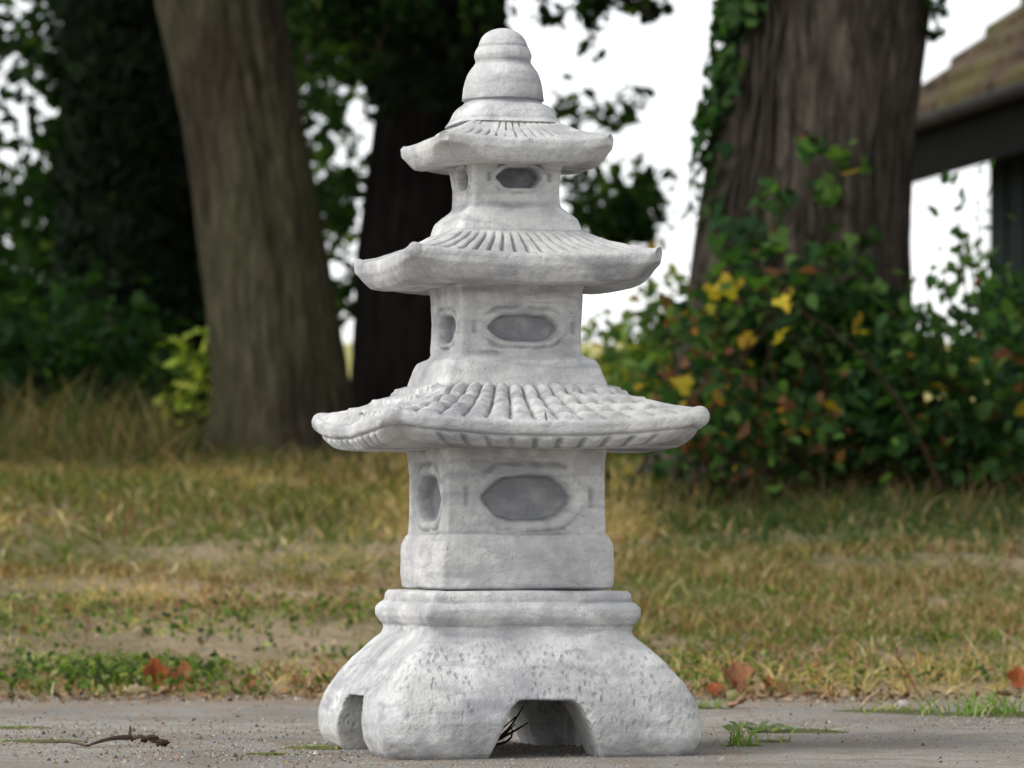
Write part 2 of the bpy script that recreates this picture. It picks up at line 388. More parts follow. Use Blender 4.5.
def roof(name, a_out, b_in, z_in, z_lip, z_bot, b_bot, lift, lift_b, n, kind, parent, seed, knob=.006, N=880):
    th = z_lip-z_bot
    P_ = [(b_in-.012, z_in+.004), (b_in, z_in), (b_in+(a_out-b_in)*.33, z_in-(z_in-z_lip)*.46), (b_in+(a_out-b_in)*.66, z_in-(z_in-z_lip)*.80), (a_out*.955, z_lip),
          (a_out*.985, z_lip-.001), (a_out*.998, z_lip-.004), (a_out*1.0, z_lip-th*.44), (a_out*.985, z_lip-th*.54),
          (a_out*.968, z_lip-th*.72), (a_out*.925, z_lip-th*.95), (a_out*.84, z_bot), (b_bot+.004, z_bot+.002), (b_bot-.012, z_bot+.004)]
    P_ = np.array(P_); seg = np.concatenate([[0], np.cumsum(np.hypot(*np.diff(P_, axis=0).T))])
    s = np.linspace(0, seg[-1], int(seg[-1]/.0011)); h = np.interp(s, seg, P_[:, 0]); z = np.interp(s, seg, P_[:, 1])
    ker = np.ones(5)/5; hs_ = np.convolve(np.pad(h, 2, 'edge'), ker, 'valid'); zs_ = np.convolve(np.pad(z, 2, 'edge'), ker, 'valid')
    ss = s[:, None]
    rc = np.interp(s, seg, [.01]*4+[.016, .018, .022, .030, .040, .050, .055, .045, .016, .012])
    x, y, nx, ny, u, k = sq_ring(N, hs_, rc)
    zz = np.repeat(zs_[:, None], N, 1)
    au = np.abs(u)
    q = np.clip((ss-seg[1])/(seg[4]-seg[1]), 0, 1)                 # along the slope
    low = sstep(seg[6], seg[9], ss)*(1-sstep(seg[11], seg[12], ss))
    rad = np.clip((hs_[:, None]-b_in)/(a_out-b_in), 0, 1.2)
    radl = np.clip((hs_[:, None]-b_bot)/(a_out-b_bot), 0, 1.2)
    asym = 1+.15*vnoise(np.stack([k+.3, k*0., k*0.], -1), seed)
    L_ = (lift*(1-low)*rad**1.6+lift_b*low*radl**1.2)*(.65*au**2.2+.35*au**4)*asym
    on_slope = ((ss > seg[1]) & (ss < seg[4]))
    wash_shade = np.zeros_like(x); dz = np.zeros_like(x); dn = np.zeros_like(x)
    hip = sstep(.86, .95, au)
    jit = .12*fbm(np.stack([u*3, q*2+k+0*u, u*0], -1), seed+1, 2)
    ph = (u+1)/2*n+jit*(1 if kind != 'tile' else .5)
    rib = np.abs(np.sin(np.pi*ph))
    fade = sstep(0, .05, q)*(1-sstep(.95, 1., q))*on_slope*(1-hip)
    if kind == 'tile':
        cols_ = np.floor(ph); cr = q*3.6+.22*_h(cols_.astype(np.int64), k.astype(np.int64), cols_.astype(np.int64)*0, seed)
        cf = cr-np.floor(cr)
        tile = (cf**1.1-sstep(.84, 1., cf))*.0068
        dz += fade*((.0082*(rib**.42-.62))+tile*rib)
        wash_shade = np.maximum(wash_shade, fade*np.clip(sstep(.42, .12, rib)+.6*np.exp(-((cf-.97)/.05)**2), 0, 1)*.8)
        dz += on_slope*sstep(.9, 1, au)*.003*sstep(.1, .4, q)
    else:
        gd = .0048 if kind == 'line' else .0036
        g_ = sstep(.72 if kind == 'line' else .62, .12, rib)*fade*sstep(.06, .2, q)*(1-sstep(.88, .98, q))
        if kind != 'line': g_ = g_*sstep(-.35, .15, fbm(np.stack([u*4, q*3+0*u, k*1.7+0*u], -1), seed+6, 2))
        dz -= gd*g_; wash_shade = np.maximum(wash_shade, .8*g_)
    # scalloped tile ends under the lip
    sc = low*sstep(seg[8], seg[9], ss)*(1-sstep(seg[10], seg[11], ss))
    rib2 = np.abs(np.sin(np.pi*((u+1)/2*n+.4*(ss-seg[8])/.02*np.sign(u)*au)))
    amp2 = {'tile': .0062, 'line': .0009, 'soft': .0005}[kind]
    msk2 = 1-sstep(.62, .82, au)
    dn += sc*msk2*amp2*(rib2**.6-.7); wash_shade = np.maximum(wash_shade, sc*msk2*sstep(.62, .25, rib2)*(.85 if kind == 'tile' else .15))
    if kind == 'tile':                                              # crease under the smooth lip band
        cz = np.exp(-((ss-seg[8])/.0016)**2); dn -= cz*.0018; wash_shade = np.maximum(wash_shade, cz*.5)
    # knobs on the four corner tips
    cd = np.hypot(np.abs(x)-a_out*.985, np.abs(y)-a_out*.985)
    kb = np.exp(-(cd/(.013 if kind != 'soft' else .010))**2)*(ss > seg[2])
    zc_ = z_lip+lift-.004
    G = np.stack([x, y, zz+L_+dz], -1)
    r = rough_disp(G, .0014, seed+40)
    G[..., 0] += nx*(dn+r); G[..., 1] += ny*(dn+r); G[..., 2] += r*.6
    vec = G-np.stack([np.sign(x)*(a_out-knob*.75), np.sign(y)*(a_out-knob*.75), zc_*np.ones_like(x)-knob*.35], -1)
    vl = np.linalg.norm(vec, axis=-1, keepdims=True)+1e-6
    Rk = knob; tgt = np.where(vl[..., 0] < Rk*1.6, np.maximum(vl[..., 0], Rk+.25*(vl[..., 0]-Rk)), vl[..., 0])
    G += vec/vl*((tgt-vl[..., 0])*(ss > seg[2]))[..., None]
    # stain patches
    wash_shade = np.maximum(wash_shade, .75*sstep(.02, .32, fbm(G*15+seed, 70+seed, 3))*sstep(seg[5], seg[7], ss))
    G[..., 2] -= ZO
    # grey pigment lodged where the slope meets the storey above
    wash_shade = np.maximum(wash_shade, .5*(1-sstep(0, .12, q))*on_slope)
    return grid_mesh(name, G, M_stone, parent, wash_shade=wash_shade)

# storeys: y values are photo rows turned into heights at the pagoda's own depth
s1 = body('storey', [(Z(591, .1)+.001, .094, .005), (Z(588, .1), .099, .006), (Z(575, .1), .1005, .006), (Z(545, .1), .0995, .006), (Z(537, .1), .0955, .006), (Z(534, .1), .0925, .005), (Z(500, .1), .0915, .005), (Z(462, .1), .0925, .005), (Z(440, .1), .095, .005)],
          pag, win=(.0505, .0245, Z(496, .1), .017), seed=1)
tag(s1, 'lowest and widest storey with a hexagonal recessed window on each face')
s2 = body('storey', [(Z(392, .09), .096, .006), (Z(380, .09), .0925, .006), (Z(366, .09), .088, .006), (Z(359, .09), .084, .006), (Z(355, .08), .074, .006), (Z(352, .07), .0715, .006), (Z(320, .07), .0705, .005), (Z(290, .07), .072, .005), (Z(278, .07), .076, .005)],
          pag, win=(.0400, .0148, Z(325, .07), .015), seed=2)
tag(s2, 'middle storey with a flat hexagonal recessed window on each face')
s3 = body('storey', [(Z(236, .07), .074, .006), (Z(226, .07), .0705, .006), (Z(217, .07), .067, .006), (Z(210, .06), .058, .006), (Z(206, .05), .0525, .006), (Z(203, .05), .051, .006), (Z(185, .05), .0505, .006), (Z(168, .05), .053, .006), (Z(158, .05), .056, .006)],
          pag, win=(.0245, .0112, Z(175, .05), .024), seed=3)
tag(s3, 'smallest top storey with a dark oval opening on each face')
r1 = roof('roof', .186, .094, Z(385, .1), Z(420, .17), Z(449, .15), .094, .0135, .013, 13, 'tile', pag, 1, knob=.0135)
tag(r1, 'widest roof with bulging rounded tiles in courses')
r2 = roof('roof', .1475, .072, Z(229, .07), Z(253, .13), Z(284, .12), .074, .008, .009, 17, 'line', pag, 2, knob=.0095)
tag(r2, 'middle roof with thin engraved tile lines')
r3 = roof('roof', .104, .050, Z(119, .05), Z(138, .09), Z(163, .09), .054, .007, .008, 16, 'soft', pag, 3, knob=.0075)
tag(r3, 'small top roof with faint tile lines')
# finial: a squared ring, then a lathed bell with two bands and a dome
pr = [(126, 60, .5), (121, 56, .5), (116, 53.5, .55), (112, 51.5, .6), (108, 48.5, .7), (105, 44.5, .9), (101, 41.8, 1), (95, 41.5, 1), (88, 40.8, 1), (80, 38.8, 1), (73, 35.5, 1), (67, 31., 1), (63, 28., 1), (61, 27.2, 1), (59.5, 28.5, 1), (55, 29, 1), (49, 26.5, 1), (46, 24.2, 1), (44.5, 24, 1), (42, 23.2, 1), (37, 20.5, 1), (33, 16.5, 1), (30, 11.5, 1), (28.3, 6, 1), (27.8, 1, 1)]
ys_, rs_, rr_ = map(np.array, zip(*pr)); sg = np.concatenate([[0], np.cumsum(np.hypot(np.diff(ys_), np.diff(rs_)))]); s = np.linspace(0, sg[-1], 150)
zf = np.array([Z(v-2.5, .03) for v in np.interp(s, sg, ys_)]); rf = np.interp(s, sg, rs_)/895; rf = np.convolve(np.pad(rf, 4, 'edge'), np.array([1, 2, 3, 4, 5, 4, 3, 2, 1])/25, 'valid'); sqf = np.interp(s, sg, rr_)
th_ = np.linspace(0, 2*np.pi, 260, endpoint=False)
pw = 2+3.2*(1-sqf)[:, None]*1.6
sr = 1/((np.abs(np.cos(th_))**pw+np.abs(np.sin(th_))**pw)**(1/pw))
sr = sr*(1+.0*sr); rrr = rf[:, None]*sr*np.where(sqf[:, None] < .99, .90, 1.)
G = np.stack([rrr*np.cos(th_), rrr*np.sin(th_), np.repeat(zf[:, None], 260, 1)-ZO], -1)
rd = rough_disp(G, .0013, 77); G[..., 0] += rd*np.cos(th_); G[..., 1] += rd*np.sin(th_); G[..., 0] -= .003
cu = np.gradient(np.gradient(rf)); wsh = np.clip(cu/cu.max()*2.2, 0, .8)[:, None]*np.ones(260)[None]*(.5+.5*sstep(-.3, .2, fbm(G*30, 5, 2)))
grid_mesh('finial', G, M_stone, pag, wash_shade=wsh)

# base: moulded cap, then a bulging body on four feet with arched openings both ways
body('base_cap', [(Z(642, .12), .114, .006), (Z(630, .12), .1165, .006), (Z(626, .12), .117, .006), (Z(624, .12), .1195, .006), (Z(617, .12), .1235, .006), (Z(609, .12), .1235, .006), (Z(604, .12), .119, .006), (Z(602, .12), .1155, .006), (Z(595, .12), .1150, .006), (Z(591.5, .12), .112, .006), (Z(591, .12), .100, .006)], pag, seed=6, N=520)
bp = [(-.004, .168, .026), (.004, .1765, .028), (.018, .1825, .027), (.038, .183, .025), (.060, .1765, .020), (.080, .164, .015), (.100, .148, .010), (.118, .131, .010), (.130, .1185, .009), (.142, .1160, .009)]
bz, ba, br = map(np.array, zip(*bp)); zr = np.linspace(-.004, .142, 60)
x, y, nx, ny, u, k = sq_ring(200, np.interp(zr, bz, ba), np.interp(zr, bz, br))
G = np.stack([x, y, np.repeat(zr[:, None], 200, 1)], -1)
ob = grid_mesh('base_raw', G, None)
def prism(axis, pts, ln=.3):
    bm = bmesh.new(); vs = []
    for e in (-ln, ln):
        vs.append([bm.verts.new((p[0], e, p[1]) if axis == 'y' else (e, p[0], p[1])) for p in pts])
    n = len(pts)
    bm.faces.new(vs[0]); bm.faces.new(vs[1][::-1])
    for i in range(n): bm.faces.new([vs[0][i], vs[1][i], vs[1][(i+1) % n], vs[0][(i+1) % n]])
    bmesh.ops.recalc_face_normals(bm, faces=bm.faces)
    me = bpy.data.meshes.new('cutter'); bm.to_mesh(me); bm.free(); o = bpy.data.objects.new('cutter', me); C.objects.link(o); return o
arch = [(-.078, -.05), (-.064, .0), (-.050, .035), (-.041, .053), (-.031, .062), (.031, .062), (.041, .053), (.050, .035), (.064, .0), (.078, -.05)]
arch2 = [(q[0]*1.12, q[1]) for q in arch]
cut = [prism('y', arch), prism('x', arch2)]
bm = bmesh.new(); bmesh.ops.create_cube(bm, size=1, matrix=__import__('mathutils').Matrix.Diagonal((.20, .20, .17, 1))); me = bpy.data.meshes.new('cutter'); bm.to_mesh(me); bm.free()
oc_ = bpy.data.objects.new('cutter', me); C.objects.link(oc_); oc_.location = (0, 0, -.01); cut.append(oc_)
for c_ in cut:
    md = ob.modifiers.new('b', 'BOOLEAN'); md.operation = 'DIFFERENCE'; md.object = c_; md.solver = 'EXACT'
md = ob.modifiers.new('r', 'REMESH'); md.mode = 'VOXEL'; md.voxel_size = .0021; md.use_smooth_shade = True
md = ob.modifiers.new('s', 'SMOOTH'); md.factor = .6; md.iterations = 10
bpy.context.view_layer.update()
me = bpy.data.meshes.new_from_object(ob.evaluated_get(bpy.context.evaluated_depsgraph_get()))
for o in cut+[ob]: bpy.data.objects.remove(o)
V = np.empty(len(me.vertices)*3, np.float32); me.vertices.foreach_get('co', V); V = V.reshape(-1, 3).astype(float)
Nn = np.empty(len(me.vertices)*3, np.float32); me.vertices.foreach_get('normal', Nn); Nn = Nn.reshape(-1, 3)
V += Nn*(rough_disp(V, .0016, 5, 14))[:, None]
me.vertices.foreach_set('co', V.astype(np.float32).ravel()); me.update()
at = me.attributes.new('wash_shade', 'FLOAT', 'POINT'); at.data.foreach_set('value', (.75*sstep(.02, .4, fbm(V*11, 61, 4))*.6).astype(np.float32))
me.materials.clear(); me.materials.append(M_base); me.name = 'base'
bo = bpy.data.objects.new('base', me); C.objects.link(bo); bo.parent = pag
tag(bo, 'dimpled bulging base on four feet with an arched opening in each side')

# ------------------------------------------------------------------ trees
def ridged(G, ctr, seed, amp):
    d = G-ctr; ang = np.arctan2(d[..., 1], d[..., 0])
    p = np.stack([np.cos(ang)*6, np.sin(ang)*6, G[..., 2]*1.1], -1)
    w_ = fbm(p*.5, seed, 2)*.9
    p2 = p+w_[..., None]
    r = 1-np.abs(fbm(p2*1.4, seed+3, 4))*2.4
    return amp*r+amp*1.5*fbm(np.stack([np.cos(ang)*1.2, np.sin(ang)*1.2, G[..., 2]*.8], -1), seed+8, 3)
def make_trunk(keys, mat, parent, loc, seed, amp=.012, roots=5, limbs=(), n=150, rowsn=190):
    """keys: (x, y, z, r) world; one mesh with limbs"""
    K = np.array(keys, float); sg = np.concatenate([[0], np.cumsum(np.linalg.norm(np.diff(K[:, :3], axis=0), axis=1))])
    s = np.concatenate([np.linspace(0, min(2.6, sg[-1]*.5), rowsn), np.linspace(min(2.6, sg[-1]*.5), sg[-1], 50)[1:]])
    ctr = np.stack([np.interp(s, sg, K[:, i]) for i in range(3)], -1); r = np.interp(s, sg, K[:, 3])
    for _ in range(3): ctr[1:-1] = (ctr[:-2]+2*ctr[1:-1]+ctr[2:])/4
    th = np.linspace(0, 2*np.pi, n, endpoint=False)
    G = np.stack([ctr[:, None, 0]+r[:, None]*np.cos(th), ctr[:, None, 1]+r[:, None]*np.sin(th), ctr[:, None, 2]+0*th], -1)
    hgt = (ctr[:, 2]-K[0, 2])[:, None]
    ph = rng.uniform(0, 6.28)
    flare = 1+.16*np.exp(-hgt/.16)*(1+np.cos(th*roots+ph+.6*np.sin(th)))
    d = ridged(G, ctr[:, None], seed, amp)
    v = G-ctr[:, None]; vn = v/(np.linalg.norm(v, axis=-1, keepdims=True)+1e-9)
    G = ctr[:, None]+v*flare[..., None]+vn*d[..., None]
    acc = Acc(); rr, mm = G.shape[:2]; i = np.arange(rr-1)[:, None]; j = np.arange(mm)[None]; jj = (j+1) % mm
    q = np.stack([i*mm+j, i*mm+jj, (i+1)*mm+jj, (i+1)*mm+j], -1).reshape(-1, 4)
    acc.raw(G-loc, q, np.full(len(q), 4), (.1, .1, .1))
    for pts, rad in limbs: acc.tube(np.array(pts)-loc, np.linspace(rad, rad*.25, len(pts)), 10)
    acc.build('trunk', mat, parent)
    return ctr, r
def curve(p0, p1, bend, k=9):
    p0, p1 = np.array(p0, float), np.array(p1, float); t_ = np.linspace(0, 1, k)[:, None]
    return p0*(1-t_)+p1*t_+np.array(bend)*np.sin(np.pi*t_)
GREENS = [(.009, .023, .007), (.018, .042, .010), (.038, .075, .016), (.09, .145, .03)]
def crown(acc, c, rad, n, size, pal=GREENS, wt=(3, 4, 2, .6), lo=None):
    k = max(8, n//90); cc = rng.normal(size=(k, 3)); cc /= np.linalg.norm(cc, axis=1)[:, None]; cc *= rng.uniform(.25, 1, (k, 1))**.5
    cc = np.array(c)+cc*np.array(rad)
    if lo is not None: cc = cc[cc[:, 2] > lo]
    i = rng.integers(0, len(cc), n); p = cc[i]+rng.normal(size=(n, 3))*.28
    if lo is not None: p = p[p[:, 2] > lo-.15]
    acc.leaves(p, rng.uniform(.7, 1.3, len(p))*size, choose(len(p), pal, wt), 'quad')
    return cc
def spray(acc, wood, p0, p1, n, size, spread, pal=GREENS, wt=(3, 4, 2, .6), shape='leaf', twigs=6, thick=.006, droop=.4):
    """a leafy branch from p0 to p1"""
    p0, p1 = np.array(p0, float), np.array(p1, float); L_ = np.linalg.norm(p1-p0)
    pts = curve(p0, p1, rng.normal(size=3)*L_*.07); wood.tube(pts, np.linspace(thick, thick*.3, len(pts)), 5, (.06, .045, .03))
    for q in range(twigs):
        f = rng.uniform(.15, 1); a = p0*(1-f)+p1*f; b_ = a+rng.normal(size=3)*spread*1.1
        wood.tube(curve(a, b_, rng.normal(size=3)*spread*.1, 5), np.linspace(thick*.45, thick*.15, 5), 4, (.06, .045, .03))
        m_ = n//twigs; g_ = rng.uniform(0, 1, (m_, 1)); ps = a*(1-g_)+b_*g_+rng.normal(size=(m_, 3))*spread*.28
        acc.leaves(ps, rng.uniform(.7, 1.25, m_)*size, choose(m_, pal, wt), shape, droop=droop)
def gz(p): return float(ground_z(p[0], p[1]))

def tree(label, keysPix, d, mat, seed, amp, crown_c, crown_r, crown_n, extra=None, limbs=True, group=None, name='tree', lo=2.6, top=6.5):
    """keysPix: (left px, right px, row) from the foot upward"""
    keys = []
    for l, r_, py in keysPix:
        p = P((l+r_)/2, py, d); keys.append([p[0], d, p[2], (r_-l)/2/F*d])
    keys[0][2] = min(keys[0][2], gz((keys[0][0], d)))-.04
    a, b_ = keys[-2], keys[-1]
    dirx = (b_[0]-a[0])/(b_[2]-a[2]); z1 = b_[2]
    for f in (.35, .7, 1): keys.append([b_[0]+dirx*(top-z1)*f*.5, d+.1*f, z1+(top-z1)*f, b_[3]*(1-.55*f)])
    loc = np.array([keys[0][0], d, keys[0][2]+.04])
    e = empty(name, loc, label, 'tree', group)
    lm = []
    if limbs:
        for q in range(7):
            f = rng.uniform(.45, .95); z_ = z1+(top-z1)*f; o_ = np.array([b_[0]+dirx*(z_-z1)*.5, d, z_]); a_ = q*2.4+seed
            tip = np.array(crown_c)+np.array([math.cos(a_)*crown_r[0]*.8, math.sin(a_)*crown_r[1]*.8, rng.uniform(-.4, .6)*crown_r[2]])
            lm.append((curve(o_, tip, (0, 0, .3), 12), b_[3]*.35))
    ctr, rad = make_trunk(keys, mat, e, loc, seed, amp, limbs=lm)
    acc = Acc(); wood = Acc()
    crown(acc, crown_c, crown_r, crown_n, .15, lo=lo)
    if extra: extra(acc, wood)
    for A_ in (acc,):
        A_.V = [v-loc for v in A_.V]
    acc.build('crown', M_leaf, e)
    if wood.n:
        wood.V = [v-loc for v in wood.V]; wood.build('branches', M_twig, e)
    return e, loc, ctr, rad

# -- the pale trunk left of the pagoda
tree('leaning tree with a broad olive brown trunk left of the pagoda, lighter than its neighbours', [(212, 372, 458), (217, 352, 420), (216, 346, 380), (205, 331, 290), (192, 313, 190), (182, 300, 120), (158, 280, 0)], 12., M_bark, 11, .011, (-1.2, 12.3, 5.6), (2.6, 2.2, 2.4), 6500)
# -- the ivy-dark trunk at the far left
def ivy_cover(acc, wood, d, xl, xr, y0, y1, n, size=.05, pal=GREENS, wt=(4, 3, 1, .2)):
    f = rng.uniform(0, 1, n); ang = rng.uniform(np.pi, 2*np.pi, n)
    py = y0+(y1-y0)*f; rad = (xr-xl)/2/F*d; cx = ((xr+xl)/2-512)/F*d
    pos = np.stack([cx+np.cos(ang)*rad*rng.uniform(.92, 1.12, n), d+np.sin(ang)*rad*1.05, CH+(HY-py)/F*d], -1)
    out = np.stack([np.cos(ang), np.sin(ang), 0*ang], -1)
    acc.leaves(pos, rng.uniform(.7, 1.3, n)*size, choose(n, pal, wt), 'ivy', up=.1, out=out, outw=.55, droop=.6)
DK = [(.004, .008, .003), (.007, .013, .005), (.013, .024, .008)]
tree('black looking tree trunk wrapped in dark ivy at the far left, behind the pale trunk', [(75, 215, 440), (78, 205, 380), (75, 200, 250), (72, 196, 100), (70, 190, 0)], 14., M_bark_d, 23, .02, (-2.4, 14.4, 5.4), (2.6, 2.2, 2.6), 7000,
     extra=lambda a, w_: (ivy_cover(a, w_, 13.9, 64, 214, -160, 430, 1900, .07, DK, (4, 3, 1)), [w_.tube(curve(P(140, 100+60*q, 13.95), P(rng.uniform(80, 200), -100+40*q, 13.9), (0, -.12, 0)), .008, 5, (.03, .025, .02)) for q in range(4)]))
# -- the dark trunk right behind the pagoda
def mid_extra(a, w_):
    ivy_cover(a, w_, 13.4, 372, 505, -150, 120, 420, .07, DK, (3, 3, 1.6))
    for q in range(16):     # low leafy boughs left of the trunk top
        x0 = rng.uniform(285, 420); spray(a, w_, P(x0+40, -90, 13.6), P(x0, rng.uniform(0, 90), 13.2+rng.uniform(-.5, .5)), 110, .06, .10, wt=(5, 3, 1.2, .4))
    for (xa, ya, xb, yb, n_, sp_) in [(540, -60, 600, 14, 190, .08), (560, -50, 650, 14, 150, .07), (520, -60, 548, 8, 110, .07), (600, -40, 652, 18, 60, .05), (505, -80, 470, 20, 160, .09), (600, -60, 560, 24, 90, .06), (640, -50, 655, 24, 30, .04)]:
        spray(a, w_, P(xa, ya, 13.3), P(xb, yb, 12.9), n_, .05, sp_, wt=(4, 4, 1.5, .3))
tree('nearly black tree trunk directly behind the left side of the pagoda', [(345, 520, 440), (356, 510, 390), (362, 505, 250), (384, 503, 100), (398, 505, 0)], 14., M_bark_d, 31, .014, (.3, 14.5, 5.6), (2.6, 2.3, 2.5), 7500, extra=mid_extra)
# -- the big trunk on the right
KR = [(655, 935, 478), (672, 918, 430), (686, 906, 340), (698, 905, 250), (716, 911, 130), (738, 928, 0)]
def ivy_right(acc, wood):
    d = 10.5; n = 0
    def at(px, py, out_=.01):
        pys = [k[2] for k in KR][::-1]; l = np.interp(py, pys, [k[0] for k in KR][::-1]); r_ = np.interp(py, pys, [k[1] for k in KR][::-1])
        c = (l+r_)/2; rad = (r_-l)/2; q = np.clip((px-c)/rad, -.985, .985)
        th = np.arcsin(q); rw = rad/F*d
        o = np.array([np.sin(th), -np.cos(th), 0]); return np.array([(c-512)/F*d, d, CH+(HY-py)/F*d])+o*(rw+out_), o
    def patch(pts, n_, spr, size, pal, wt):
        pos = []; out = []
        for q in range(n_):
            px, py = random.choice(pts); a_, o_ = at(px+rng.normal()*spr, py+rng.normal()*spr, rng.uniform(.01, .06)); pos.append(a_); out.append(o_)
        acc.leaves(np.array(pos), rng.uniform(.6, 1.3, n_)*size, choose(n_, pal, wt), 'ivy', out=np.array(out), outw=.5, droop=.6)
    G2 = [(.016, .042, .014), (.028, .065, .018), (.05, .10, .026)]
    patch([(738, -40), (740, 0), (750, 10), (733, 30), (748, 30), (727, 60), (730, 80), (719, 110), (716, 130), (765, -10), (710, 160)], 420, 8, .045, G2, (3, 3, 1))
    patch([(712, 190), (708, 215)], 30, 8, .04, G2, (3, 3, 1))
    patch([(920, 0), (921, 15), (918, 35), (925, -30)], 70, 5, .035, G2, (3, 3, 1))
    for q in range(5):
        pts = [at(700+i*6+rng.normal()*3+q*6, 420-i*42, .012)[0] for i in range(11)]; wood.tube(pts, .006, 5, (.03, .024, .018))
tr, locR, ctrR, radR = tree('massive brown ridged tree trunk right of the pagoda with ivy up its left edge', KR, 10.5, M_bark_r, 47, .009, (1.6, 10.9, 5.2), (2.5, 2.2, 2.3), 6000, extra=ivy_right)

# -- trees and shrubs beyond, with sky showing between the leaves
def far_tree(label, px, d, h, spans, seed, pal=GREENS, wt=(3, 4, 2, .8), size=.075, name='tree', cat='tree', group='trees beyond the lawn', stem=.07):
    """spans: (x0, x1, row0, row1, clusters, leaves each, spread) where foliage masses hang"""
    x0 = (px-512)/F*d; loc = np.array([x0, d, float(ground_z(x0, d))])
    e = empty(name, loc, label, cat, group); wood = Acc(); acc = Acc()
    wood.tube(curve(loc-np.array([0, 0, .05]), loc+np.array([.15, 0, h]), (.08, .05, 0), 16), np.linspace(stem, stem*.4, 16), 10, (.05, .04, .03))
    for (a, b_, y0, y1, k, nl, sp_) in spans:
        for q in range(k):
            tip = P(rng.uniform(a, b_), rng.uniform(y0, y1), d+rng.uniform(-.9, .9))
            if q % 3 == 0:
                f = np.clip((tip[2]-loc[2])/h*.8, .1, .95); st = loc+np.array([.15*f, 0, h*f])
                wood.tube(curve(st, tip, (0, 0, -.05), 7), np.linspace(.012, .004, 7), 5, (.05, .04, .03))
            p = tip+rng.normal(size=(nl, 3))*sp_
            acc.leaves(p, rng.uniform(.6, 1.3, nl)*size, choose(nl, pal, wt), 'leaf')
    for A_ in (acc, wood): A_.V = [v-loc for v in A_.V]
    wood.build('trunk', M_twig, e); acc.build('crown', M_leaf, e); return e
far_tree('leafy tree filling the left edge of the picture, bright sky between its leaves', -160, 17, 5, [(-320, 75, -150, 230, 84, 22, .10), (-320, 90, 190, 400, 110, 50, .13)], 1)
far_tree('leafy tree seen between the pale trunk and the black trunk, patches of sky behind it', 250, 18, 5, [(270, 380, -60, 60, 30, 34, .10), (278, 350, 60, 240, 30, 20, .07), (300, 372, 170, 250, 9, 18, .06), (310, 372, 270, 330, 6, 18, .05)], 2)
far_tree('dense dark tree closing the gap between the two leftmost trunks', 140, 16, 4.4, [(60, 230, -80, 420, 130, 60, .13)], 3, wt=(5, 3, .6, .1))
far_tree('thin tree whose loose sprays reach into the sky right of the pagoda top', 455, 16, 3.4, [(560, 640, 100, 125, 7, 14, .05), (565, 648, 182, 235, 15, 38, .055), (620, 668, 112, 120, 2, 6, .04), (580, 640, 215, 240, 6, 30, .05), (640, 660, 86, 92, 1, 4, .03)], 4, size=.06)
far_tree('low bush with loose leaves against the sky between the pagoda and the big trunk', 640, 12.5, .45, [(598, 690, 318, 360, 7, 20, .05), (625, 688, 265, 310, 5, 8, .04), (590, 690, 350, 440, 22, 44, .08)], 5, pal=[(.05, .10, .025), (.12, .18, .04), (.28, .28, .05), (.36, .20, .04)], wt=(3, 3, 1, .4), size=.05, name='bush', cat='bush', group='shrubs under the trees', stem=.02)
far_tree('yellow green bush, backlit glow painted into its leaf colours, between the pale trunk and the dark ivy trunk', 195, 12.7, .35, [(172, 212, 345, 405, 9, 22, .045)], 6, pal=[(.10, .15, .03), (.26, .32, .05), (.42, .42, .08)], wt=(2, 3, 1), size=.045, name='bush', cat='bush', group='shrubs under the trees', stem=.02)  # backlight through the leaves is put into this brighter palette
far_tree('dark shrub below the leaning pale trunk and the leftmost trunk', 60, 12.6, .45, [(-160, 165, 330, 440, 60, 50, .10)], 7, wt=(5, 3, .5, .1), size=.06, name='shrub', cat='shrub', group='shrubs under the trees', stem=.02)

# -- bramble and creeper on the right
BR = [(.013, .033, .012), (.030, .070, .020), (.070, .130, .032), (.30, .21, .025), (.27, .11, .025), (.12, .055, .03)]
def bush(name, label, cat, loc_px, d, clusters, size, pal, wt, shape='leaf', stems=10, group='shrubs under the trees'):
    x0 = (loc_px-512)/F*d; loc = np.array([x0, d, float(ground_z(x0, d))]); e = empty(name, loc, label, cat, group)
    acc = Acc(); wood = Acc(); tips = []
    for (px, py, rx, ry, n) in clusters:
        pp = np.stack([px+rng.normal(size=n)*rx*.5, py+rng.normal(size=n)*ry*.5], -1); dd = d+rng.uniform(-.35, .3, n)
        pos = np.stack([(pp[:, 0]-512)/F*dd, dd, CH+(HY-pp[:, 1])/F*dd], -1)
        pos[:, 2] = np.maximum(pos[:, 2], ground_z(pos[:, 0], pos[:, 1])+.01)
        acc.leaves(pos, rng.uniform(.55, 1.35, n)*size, choose(n, pal, wt), shape, up=.5, droop=.3); tips.append(pos[0]); tips.append(pos[n//2])
    for k in range(stems):
        tp = tips[k % len(tips)]; bs = np.array([loc[0]+rng.normal()*.25, d+rng.uniform(-.1, .2), 0]); bs[2] = float(ground_z(bs[0], bs[1]))-.01
        wood.tube(curve(bs, tp, (rng.normal()*.05, -.05, .08), 10), np.linspace(.0042, .0012, 10), 5, (.035, .02, .012))
    for A_ in (acc, wood): A_.V = [v-loc for v in A_.V]
    acc.build('foliage', M_leaf, e); wood.build('stems', M_twig, e); return e
bush('creeper', 'green creeper with large leaves climbing the front of the massive right trunk', 'creeper', 800, 10.12,
     [(812, 150, 22, 14, 16), (855, 160, 22, 18, 16), (830, 190, 30, 16, 14), (775, 195, 26, 22, 26), (750, 245, 40, 22, 50), (830, 255, 50, 22, 50), (770, 295, 70, 30, 210), (850, 310, 60, 34, 220), (735, 330, 60, 44, 220), (800, 360, 80, 44, 300), (880, 350, 50, 40, 160), (780, 430, 110, 50, 150)], .050, BR, (5, 4, 2, .08, .10, .35), 'ivy', 9)
